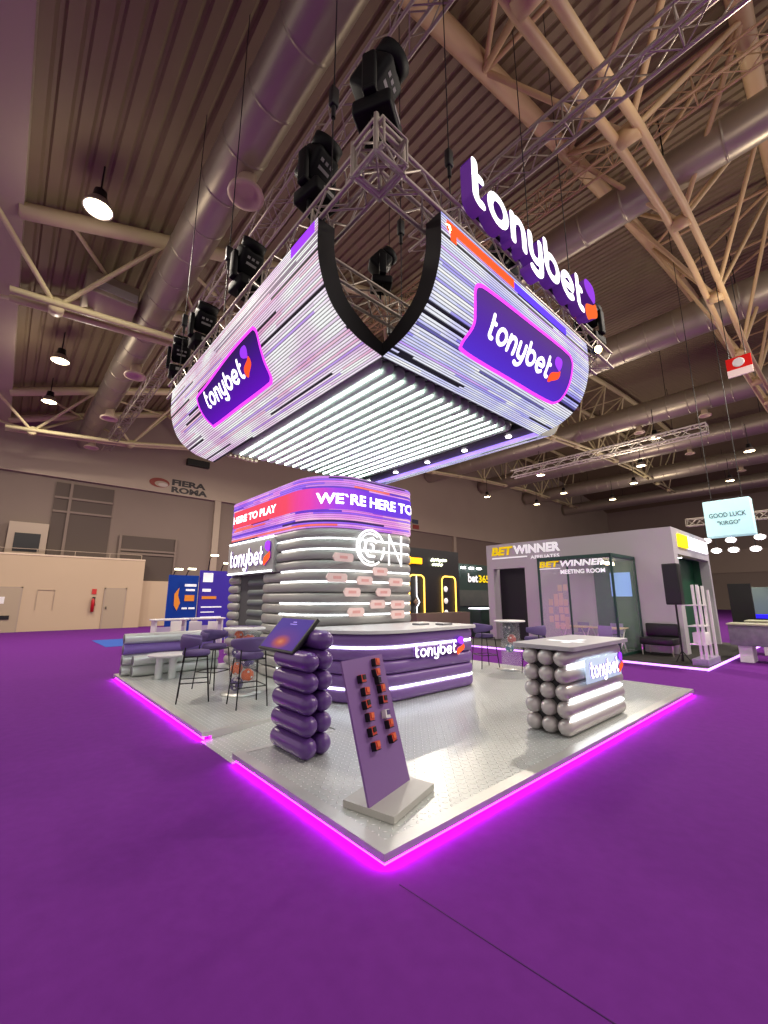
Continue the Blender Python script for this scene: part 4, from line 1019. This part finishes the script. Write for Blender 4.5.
def white_chair(loc,rz,label):
    t=thing('white_stool',label,'stool',loc,rz,'white high chairs by the panels')
    mb=MB(); mb.box((-.2,-.2,.66),(.2,.2,.7),bev=.015); mb.build('seat',M_white,t)
    mb=MB(); mb.box((-.2,.17,.7),(.2,.2,1.02),bev=.012); mb.build('backrest',M_white,t)
    for a in (-1,1):
        for b in (-1,1):
            mb=MB(); mb.tube((a*.2,b*.2,0),(a*.17,b*.17,.67),.016,6); mb.build('leg',M_white,t)
white_chair((2.75,12.0,-.1),2.4,'white high chair closest to the lilac-fronted counter')
white_chair((3.25,11.7,-.1),2.0,'white high chair between the counter and the violet panel')
white_chair((2.3,12.3,-.1),.4,'white high chair behind the white counters')

# ------------------------------------------------------------------ black neon booth and green booth behind
t=thing('neon_booth','black booth wall with glowing yellow arches behind the tower','booth',(14.2,12.2,-.1))
mb=MB(); mb.box((11.5,12.2,-.1),(16.4,12.5,4.1)); mb.build('wall',mat('booth_black','#100e12',.5),t,True)
M_neony=mat('neon_yellow','#ffd060',.5,0,'#ffc850',3.0)
def neon_arch(x0,x1,z1,z0=.6,y=12.14):
    mb=MB(); r=.25; p=[(x0,y,z0),(x0,y,z1-r)]+[(x0+r-r*math.cos(PI/2*i/6),y,z1-r+r*math.sin(PI/2*i/6)) for i in range(1,7)]+[(x1-r+r*math.sin(PI/2*i/6),y,z1-r+r*math.cos(PI/2*i/6)) for i in range(0,7)]+[(x1,y,z0)]
    mb.path(p,.035,6); mb.build('neon_arch',M_neony,t,True)
neon_arch(12.5,13.55,2.75); neon_arch(14.9,16.0,2.75)
mb=MB(); mb.path([(13.0,12.14,.5),(13.0,12.14,1.2),(13.2,12.14,1.45),(13.0,12.14,1.75),(13.0,12.14,2.7)],.025,6); mb.build('neon_line',M_ledsoft,t,True)
mb=MB(); mb.box((12.65,12.1,3.3),(13.4,12.16,3.6),bev=.02); mb.lathe([(.001,0),(.2,0),(.2,.05),(.001,.05)],(12.5,12.12,3.45),16,axis='y'); mb.build('logo',mat('glow_amber','#ffb020',.5,0,'#ffb020',1.5),t,True)
mb=MB()
for k in range(6): mb.tube((14.1+k*.21,12.13,3.5+.03*(k%3)),(14.22+k*.21,12.13,3.62-.03*(k%2)),.06,8)
for k in range(4): mb.tube((14.2+k*.21,12.13,3.3),(14.3+k*.21,12.13,3.36),.06,8)
mb.build('logo',mat('glow_pale','#f6ffd8',.5,0,'#f4ffd8',2.0),t,True)
for z in (2.1,1.5,.9):
    mb=MB(); mb.lathe([(.06,0),(.15,0),(.15,.02),(.06,.02)],(15.2,12.14,z),14,axis='y'); mb.build('emblem',M_letterwhite,t,True)
mb=MB(); mb.lathe([(.001,0),(.18,0),(.18,.02),(.001,.02)],(12.95,12.14,1.46),4,axis='y'); mb.build('emblem',mat('emblem_bronze','#7d6450',.5),t,True)
mb=MB(); mb.box((12.0,11.2,-.1),(15.9,11.8,.95)); mb.build('counter',mat('counter_tan','#6b5a50',.6),t,True)
t=thing('green_booth','dark green booth with white and yellow lettering behind the grey block','booth',(18,13,-.1))
mb=MB(); mb.box((16.45,12.9,-.1),(24,13.2,3.6)); mb.build('wall',M_darkgreen,t,True)
fm=plane_map((18.1,12.88,2.55),(1,0,0)); text_obj('bet',fm,.95,.5,M_letterwhite,t,bold=.03)
fm=plane_map((19.12,12.88,2.55),(1,0,0)); text_obj('365',fm,1.1,.45,M_yellow,t,bold=.03)
mb=MB(); mb.box((16.6,12.86,1.2),(22,12.9,2.1)); mb.build('photo_panel',noisy('photo_green','#2c3a34','#4a4a44',3,.6),t,True)
for k in range(4):
    mb=MB(); mb.box((16.55+k*.75,12.6,3.3),(16.8+k*.75,12.75,3.4)); mb.build('spot_lamp',M_lampcool,t,True)
t=thing('green_counter','dark green counter with glowing top edge before the green booth','counter',(14.8,9.6,-.1))
mb=MB(); mb.box((14.2,9.3,-.1),(15.6,9.9,1.15),bev=.05); mb.build('body',M_darkgreen,t,True)
mb=MB(); mb.box((14.15,9.25,1.15),(15.3,9.95,1.2),bev=.02); mb.build('glow_top',M_ledsoft,t,True)

# ------------------------------------------------------------------ grey booth with meeting room
t=thing('neighbour_platform','dark low platform edged with lilac light under the grey booth','platform',(14,4,-.1))
mb=MB(); mb.box((11.0,.45,-.1),(19,9,-.03)); mb.build('deck',mat('dark_deck','#2a2422',.7),t,True)
mb=MB(); mb.box((10.97,.43,-.09),(11.0,9,-.04)); mb.box((10.97,.42,-.09),(19,.45,-.04)); mb.build('light_strip',mat('edge_glow','#d8a0ff',.5,0,'#d49aff',2.0),t,True)
WX=13.6; WT=3.9
t=thing('grey_booth','large grey booth block with yellow and white lettering','booth',(14.5,4.5,-.03))
mb=MB(); mb.box((WX,6.62,-.03),(WX+.3,8.43,WT)) if False else None
mb.box((WX,8.12,-.03),(WX+.3,8.44,WT)); mb.box((WX,1.45,-.03),(WX+.3,6.65,WT)); mb.box((WX,6.65,2.86),(WX+.3,8.12,WT))
mb.box((WX+.3,8.14,-.03),(18,8.44,WT))
mb.build('front_wall',M_grey,t,True)
mb=MB(); mb.box((WX+.5,6.5,-.03),(WX+.6,8.2,2.9)); mb.build('doorway_shade_panel',mat('doorway_shade','#0b0b12',.6),t,True)  # near-black sheet painted in for the shade beyond the opening
# return face with green recess
mb=MB(); mb.box((WX+.3,1.45,-.03),(WX+.42,1.75,WT)); mb.box((WX+.42,1.45,3.05),(18.3,1.75,WT)); mb.box((18.1,1.45,-.03),(18.3,1.75,3.05)); mb.build('return_wall',M_grey,t,True)
mb=MB(); mb.box((WX+.35,2.0,-.03),(18.3,2.1,3.2)); mb.box((18.1,1.75,-.03),(18.15,2.0,3.1)); mb.box((WX+.4,1.75,3.08),(18.1,2.0,3.14)); mb.build('green_recess',M_green,t,True)
mb=MB(); 
for k in range(11): mb.box((WX+.8,1.96,.9+k*.16),(WX+1.9,2.0,1.0+k*.16))
mb.build('wall_slat',mat('slat_yellow','#d8e020',.5,0,'#d8e020',.5),t,True)
mb=MB(); mb.box((WX+.55,1.38,3.3),(WX+1.6,1.45,3.72)); mb.build('light_box',mat('box_yellow','#ffe820',.5,0,'#ffe020',1.3),t,True)
mb=MB(); mb.box((WX+1.6,1.38,3.3),(17.9,1.45,3.72)); mb.build('light_box',mat('box_white','#ffffff',.5,0,'#ffffff',1.6),t,True)
for k in range(2):
    mb=MB(); mb.lathe([(.001,0),(.09,0)],(WX+1.5+k*.9,1.88,3.07),12); mb.build('downlight',M_lampcool,t,True)
fm=plane_map((WX-.01,8.17,3.42),(0,-1,0)); text_obj('BET',fm,1.05,.36,M_yellow,t,bold=.05,shear=.15)
fm=plane_map((WX-.01,7.1,3.42),(0,-1,0)); text_obj('WINNER',fm,2.0,.36,M_letterwhite,t,bold=.045,shear=.0)
mb=MB(); mb.box((WX-.02,6.5,3.28),(WX,8.15,3.33)); mb.build('underline',M_letterwhite,t,True)
fm=plane_map((WX-.01,6.35,3.18),(0,-1,0)); text_obj('AFFILIATES',fm,1.2,.14,M_letterwhite,t,bold=.02)
# glass meeting room
t=thing('meeting_room','glass meeting room with dark green frame before the grey booth','meeting room',(12.5,3.7,-.03))
X0,X1,Y0,Y1,ZT=11.6,13.58,2.62,4.98,3.0
mb=MB(); w=.06
for x,y in ((X0,Y0),(X0,Y1),(X1,Y0)): mb.box((x-w/2,y-w/2,-.03),(x+w/2,y+w/2,ZT))
mb.box((X0-w/2,Y0,ZT-.1),(X0+w/2,Y1,ZT)); mb.box((X0,Y0-w/2,ZT-.1),(X1,Y0+w/2,ZT)); mb.box((X0,Y1-w/2,ZT-.1),(X1,Y1+w/2,ZT)); mb.box((X0-w/2,Y0,-.03),(X0+w/2,Y1,.04)); mb.box((X0,Y0-w/2,-.03),(X1,Y0+w/2,.04))
mb.box((X0-.02,3.95,0),(X0+.02,4.0,ZT-.1))
mb.build('frame',mat('frame_green','#123f34',.4),t,True)
for a,b in (((X0-.01,Y0+.03,.04),(X0+.0,3.95,ZT-.1)),((X0-.01,4.0,.04),(X0+.0,Y1-.03,ZT-.1)),((X0+.03,Y0-.005,.04),(X1-.03,Y0+.005,ZT-.1))):
    mb=MB(); mb.box(a,b); mb.build('glass_pane',M_glasspane,t,True)
mb=MB(); mb.box((X0,Y0,ZT-.12),(X1,Y1,ZT-.1)); mb.build('roof',mat('room_ceiling','#26302c',.6),t,True)
mb=MB(); mb.box((X1-.03,Y0+.05,0),(X1,3.95,ZT-.1)); mb.build('green_panel',M_green,t,True)
mb=MB()
cells=[(-1,0),(0,0),(1,0),(-1,1),(1,1),(0,2),(1,2),(2,2),(-1,2),(2,1),(0,3),(1,3),(2,4),(1,4),(0,-1),(2,0),(2,-1),(1,-1)]
for i,(a,b) in enumerate(cells): 
    y=4.45-.17*a+.02*random.uniform(-1,1); z=1.0+.24*b+.04*random.uniform(-1,1); mb.box((X0-.016,y-.07,z-.1),(X0-.012,y+.07,z+.1))
mb.build('cell_pattern',mat('print_tan','#c8b8a4',.6),t,True)
fm=plane_map((X0-.02,4.93,2.66),(0,-1,0)); text_obj('BET',fm,.7,.2,M_yellow,t,bold=.04,shear=.15)
fm=plane_map((X0-.02,4.2,2.66),(0,-1,0)); text_obj('WINNER',fm,1.4,.2,M_letterwhite,t,bold=.04,shear=.15)
fm=plane_map((X0-.02,4.2,2.42),(0,-1,0)); text_obj('MEETING ROOM',fm,1.4,.14,M_letterwhite,t,bold=.03)
mb=MB(); mb.box((X0-.024,4.2,2.6),(X0-.02,4.93,2.625)); mb.build('underline',M_letterwhite,t,True)
mb=MB(); mb.box((X1-.06,Y0+.15,1.7),(X1-.03,3.4,2.5)); mb.build('screen',mat('room_screen','#6a8fc8',.3,0,'#7aa0d8',.8),t,True)
for k in range(3):
    mb=MB(); mb.lathe([(.001,.1),(.05,.1),(.06,0),(.001,0)],(12.2+.4*k,3.1,2.72),12); mb.build('pendant_lamp',M_lampwarm,t,True)
# furniture in the room
def xtable(loc,label,L=.95):
    t=thing('meeting_table',label,'table',loc,0,'pale tables of the glass room')
    mb=MB(); mb.box((-.35,-L/2,.72),(.35,L/2,.76),bev=.01); mb.build('table_top',mat('birch','#d8bf9c',.5),t)
    for s in (-1,1):
        mb=MB(); mb.tube((-.3,s*L*.4,0),(.3,s*L*.4,.72),.02,6); mb.tube((.3,s*L*.4,0),(-.3,s*L*.4,.72),.02,6); mb.build('leg',M_white,t)
xtable((12.55,3.25,-.03),'pale wooden table with crossed white legs inside the glass room')
xtable((12.55,4.35,-.03),'pale wooden table behind the tan cell pattern of the glass')
def wire_chair(loc,rz,label):
    t=thing('wire_chair',label,'chair',loc,rz,'slim chairs of the glass room')
    mb=MB(); mb.box((-.2,-.2,.44),(.2,.2,.47),bev=.012); mb.build('seat',mat('seat_violet','#8a7fa8',.5),t)
    mb=MB(); mb.box((-.2,.18,.5),(.2,.2,.85),bev=.008); mb.build('backrest',MATS['seat_violet'],t)
    for a in (-1,1):
        for b in (-1,1):
            mb=MB(); mb.tube((a*.22,b*.22,0),(a*.15,b*.15,.45),.012,6); mb.build('leg',M_white,t)
wire_chair((11.93,3.05,-.03),1.57,'slim chair by the glass corner of the meeting room'); wire_chair((13.2,3.3,-.03),-1.57,'slim chair between the table and the green wall'); wire_chair((13.2,4.4,-.03),-1.57,'slim chair behind the tan cell pattern')
t=thing('lounge_seat','dark padded lounge seat against the grey wall beside the glass room','seat',(13.1,2.0,-.03))
mb=MB(); mb.box((-.4,-.45,.3),(.4,.45,.5),bev=.04); mb.build('seat',M_black,t); mb=MB(); mb.box((.28,-.45,.5),(.4,.45,.9),bev=.04); mb.build('backrest',M_black,t)
for a in (-.35,.35):
    for b in (-.4,.4):
        mb=MB(); mb.tube((a,b,0),(a,b,.32),.02,8); mb.build('leg',M_alu,t)
# speaker on its stand
t=thing('speaker_stand','thin black pole stand under the loudspeaker by the grey booth','stand',(11.73,1.12,-.03))
mb=MB(); mb.tube((0,0,.02),(0,0,1.5),.025,8); mb.build('pole',M_black,t)
for k in range(3):
    a=k*2.1+.4; mb=MB(); mb.tube((0,0,.3),(.2*math.cos(a),.2*math.sin(a),.012),.012,6); mb.build('leg',M_black,t)
t=thing('loudspeaker','tall black loudspeaker box raised before the grey booth wall','speaker',(11.73,1.12,1.47))
mb=MB(); mb.box((-.16,-.19,0),(.16,.19,1.12),bev=.03); o=mb.build('cabinet',M_black,t)
mb=MB(); mb.box((-.165,-.16,.05),(-.158,.16,1.07)); mb.build('grille',mat('grille_charcoal','#1c1a20',.7),o)
# display rack
t=thing('display_rack','white slatted display rack with shelves on a marbled base','rack',(11.4,.62,-.03))
mb=MB(); mb.box((-.1,-.15,0),(1.2,.2,.16),bev=.01); mb.build('base',noisy('marble_violet','#a59ab4','#6d6580',6,.5),t)
for x,y,h in ((0,-.1,2.02),(0,0,2.02),(.55,-.1,2.0),(.55,0,2.0),(1.1,-.1,1.9)):
    mb=MB(); mb.box((x-.03,y-.03,.16),(x+.03,y+.03,h),bev=.006); mb.build('post',M_white,t)
for z in (.5,.95,1.48):
    mb=MB(); mb.box((-.06,-.13,z),(.62,.2,z+.03)); mb.build('shelf',M_white,t)
o=mb=MB(); mb.box((.08,-.12,.535),(.62,.16,.8),bev=.015); o=props(mb.build('white_carton',M_white),'white carton resting on the lowest shelf of the display rack','box'); o.location=(11.4,.62,-.03)
# counters further off
def stone_counter(loc,w,label,m,m2):
    t=thing('stand_counter',label,'counter',loc,0,'far stand counters')
    mb=MB(); mb.box((-.4,-w/2,.45),(.4,w/2,1.0),bev=.015); mb.build('body',m,t)
    mb=MB(); mb.box((-.44,-w/2-.03,1.0),(.44,w/2+.03,1.05),bev=.01); mb.build('worktop',m2,t)
    for s in (-1,1):
        mb=MB(); mb.box((-.3,s*w*.3-.15,0),(.3,s*w*.3+.15,.45)); mb.build('foot',M_white,t)
M_cn=noisy('stone_print','#8f8a94','#5a5664',7,.5); M_cn2=mat('top_olive','#b9b99c',.4)
stone_counter((13.9,-.38,-.1),1.5,'stone-patterned counter with pale olive top beyond the display rack',M_cn,M_cn2)
stone_counter((16.2,-.9,-.1),2.4,'second pale counter behind the stone-patterned counter',M_cn2,M_cn2)
t=thing('info_monitor','grey-green screen panel standing behind the pale counters','screen',(21.8,-.2,-.1))
mb=MB(); mb.box((-.05,-1.3,1.0),(.05,1.0,2.2),bev=.01); mb.build('panel',mat('panel_sage','#71857e',.5),t); mb=MB(); mb.box((-.05,-.2,.05),(.05,0,1.0)); mb.build('post',M_grey,t); mb=MB(); mb.box((-.4,-.5,0),(.4,.3,.05)); mb.build('base',M_grey,t)
t=thing('dark_panel','tall black panel beside the grey booth corner','panel',(19.4,.85,-.1))
mb=MB(); mb.box((-.05,-.35,0),(.05,.35,2.3)); mb.build('board',M_black,t); mb=MB(); mb.box((-.3,-.4,0),(.3,.4,.04)); mb.build('base',M_black,t)
t=thing('blue_lit_desk','dark desk glowing blue at the back between black panel and screen','desk',(21,.6,-.1))
mb=MB(); mb.box((-.3,-.8,0),(.3,.8,.95)); mb.build('body',M_black,t); mb=MB(); mb.box((-.34,-.8,.95),(.34,.8,1.1)); mb.build('glow_top',mat('blue_glow','#2a20d0',.5,0,'#2a20e0',.8),t)
# hanging cube
t=thing('hanging_cube','pale blue illuminated cube hung from the roof with dark lettering','hanging sign',(16.5,.33,3.7))
mb=MB(); mb.box((16,-.3,3.72),(16.5,.98,4.97),bev=.02); mb.build('body',mat('cube_glow','#bfe6ea',.5,0,'#b0e2ea',.55),t,True)
M_ink=mat('ink_teal','#3c5a62',.6)
fm=plane_map((15.99,.84,4.36),(0,-1,0)); text_obj('GOOD LUCK',fm,1.0,.16,M_ink,t,bold=.015)
fm=plane_map((15.99,.64,4.1),(0,-1,0)); text_obj('"KIRGO"',fm,.62,.14,M_ink,t,bold=.015)
mb=MB()
for y in (-.1,.75): mb.tube((16.25,y,4.97),(16.25,y,roof_z(16.25)+.3),.012,5)
mb.build('cord',M_black,t,True)
# row of stand spots under the cube
sp0=None
for i,(x,y,z) in enumerate(((20,1.78,4.03),(20,.95,3.99),(20,.04,4.02),(20.12,1.5,3.6),(20.12,.93,3.59),(20.12,.24,3.58))):
    l='round white stand lamp under the hanging cube, %s row, %s'%(('upper','lower')[i//3],('beside the grey booth','in the middle','far from the booth')[i%3])
    sp0=thing('stand_lamp',l,'lamp',(x,y,z),0,'round lamps under the cube')
    sq=Matrix.Diagonal((1,1,.62,1))
    mb=MB(); mb.lathe([(.001,.12),(.1,.12),(.2,.02),(.2,0)],n=20,axis='x',M=sq); mb.build('shade',M_white,sp0); mb=MB(); mb.lathe([(.17,.01),(.13,-.05),(.07,-.075),(.001,-.08)],n=20,axis='x',M=sq); mb.build('lens',M_lampcool,sp0)
    mb=MB(); mb.tube((.1,0,.1),(.1,0,4.76-z),.015,6); mb.build('stem',M_black,sp0)
box_truss('lighting_truss','dim box truss carrying the round lamps under the cube',(20.15,2.4,4.9),(20.15,-3.5,4.9),.3,.3,.35,M_trussm,'hall box trusses',.025,.012)

# ------------------------------------------------------------------ world, camera, view
w=bpy.data.worlds.new('world'); S.world=w; w.use_nodes=True
bg=w.node_tree.nodes['Background']; bg.inputs[0].default_value=(1,.91,.84,1); bg.inputs[1].default_value=.75
cam=bpy.data.cameras.new('camera'); co=bpy.data.objects.new('camera',cam); COL.objects.link(co)
cam.sensor_fit='VERTICAL'; cam.sensor_height=36; cam.lens=36*420.91/1024; cam.clip_start=.05; cam.clip_end=300
F=Vector((.6535394,.73000163,.19995967)); R=Vector((.744988886,-.667076733,.000437644)); U=Vector((-.13370793,-.14868172,.97980403))
Mx=Matrix(((R.x,U.x,-F.x,-2.10200448),(R.y,U.y,-F.y,-2.34346112),(R.z,U.z,-F.z,1.65),(0,0,0,1)))
co.matrix_world=Mx; S.camera=co
vs=S.view_settings; vs.view_transform='Standard'; vs.look='None'; vs.gamma=1; vs.exposure=0.0; vs.use_curve_mapping=False
S.cycles.use_denoising=True
S.cycles.max_bounces=8; S.cycles.transparent_max_bounces=8; S.cycles.sample_clamp_indirect=6
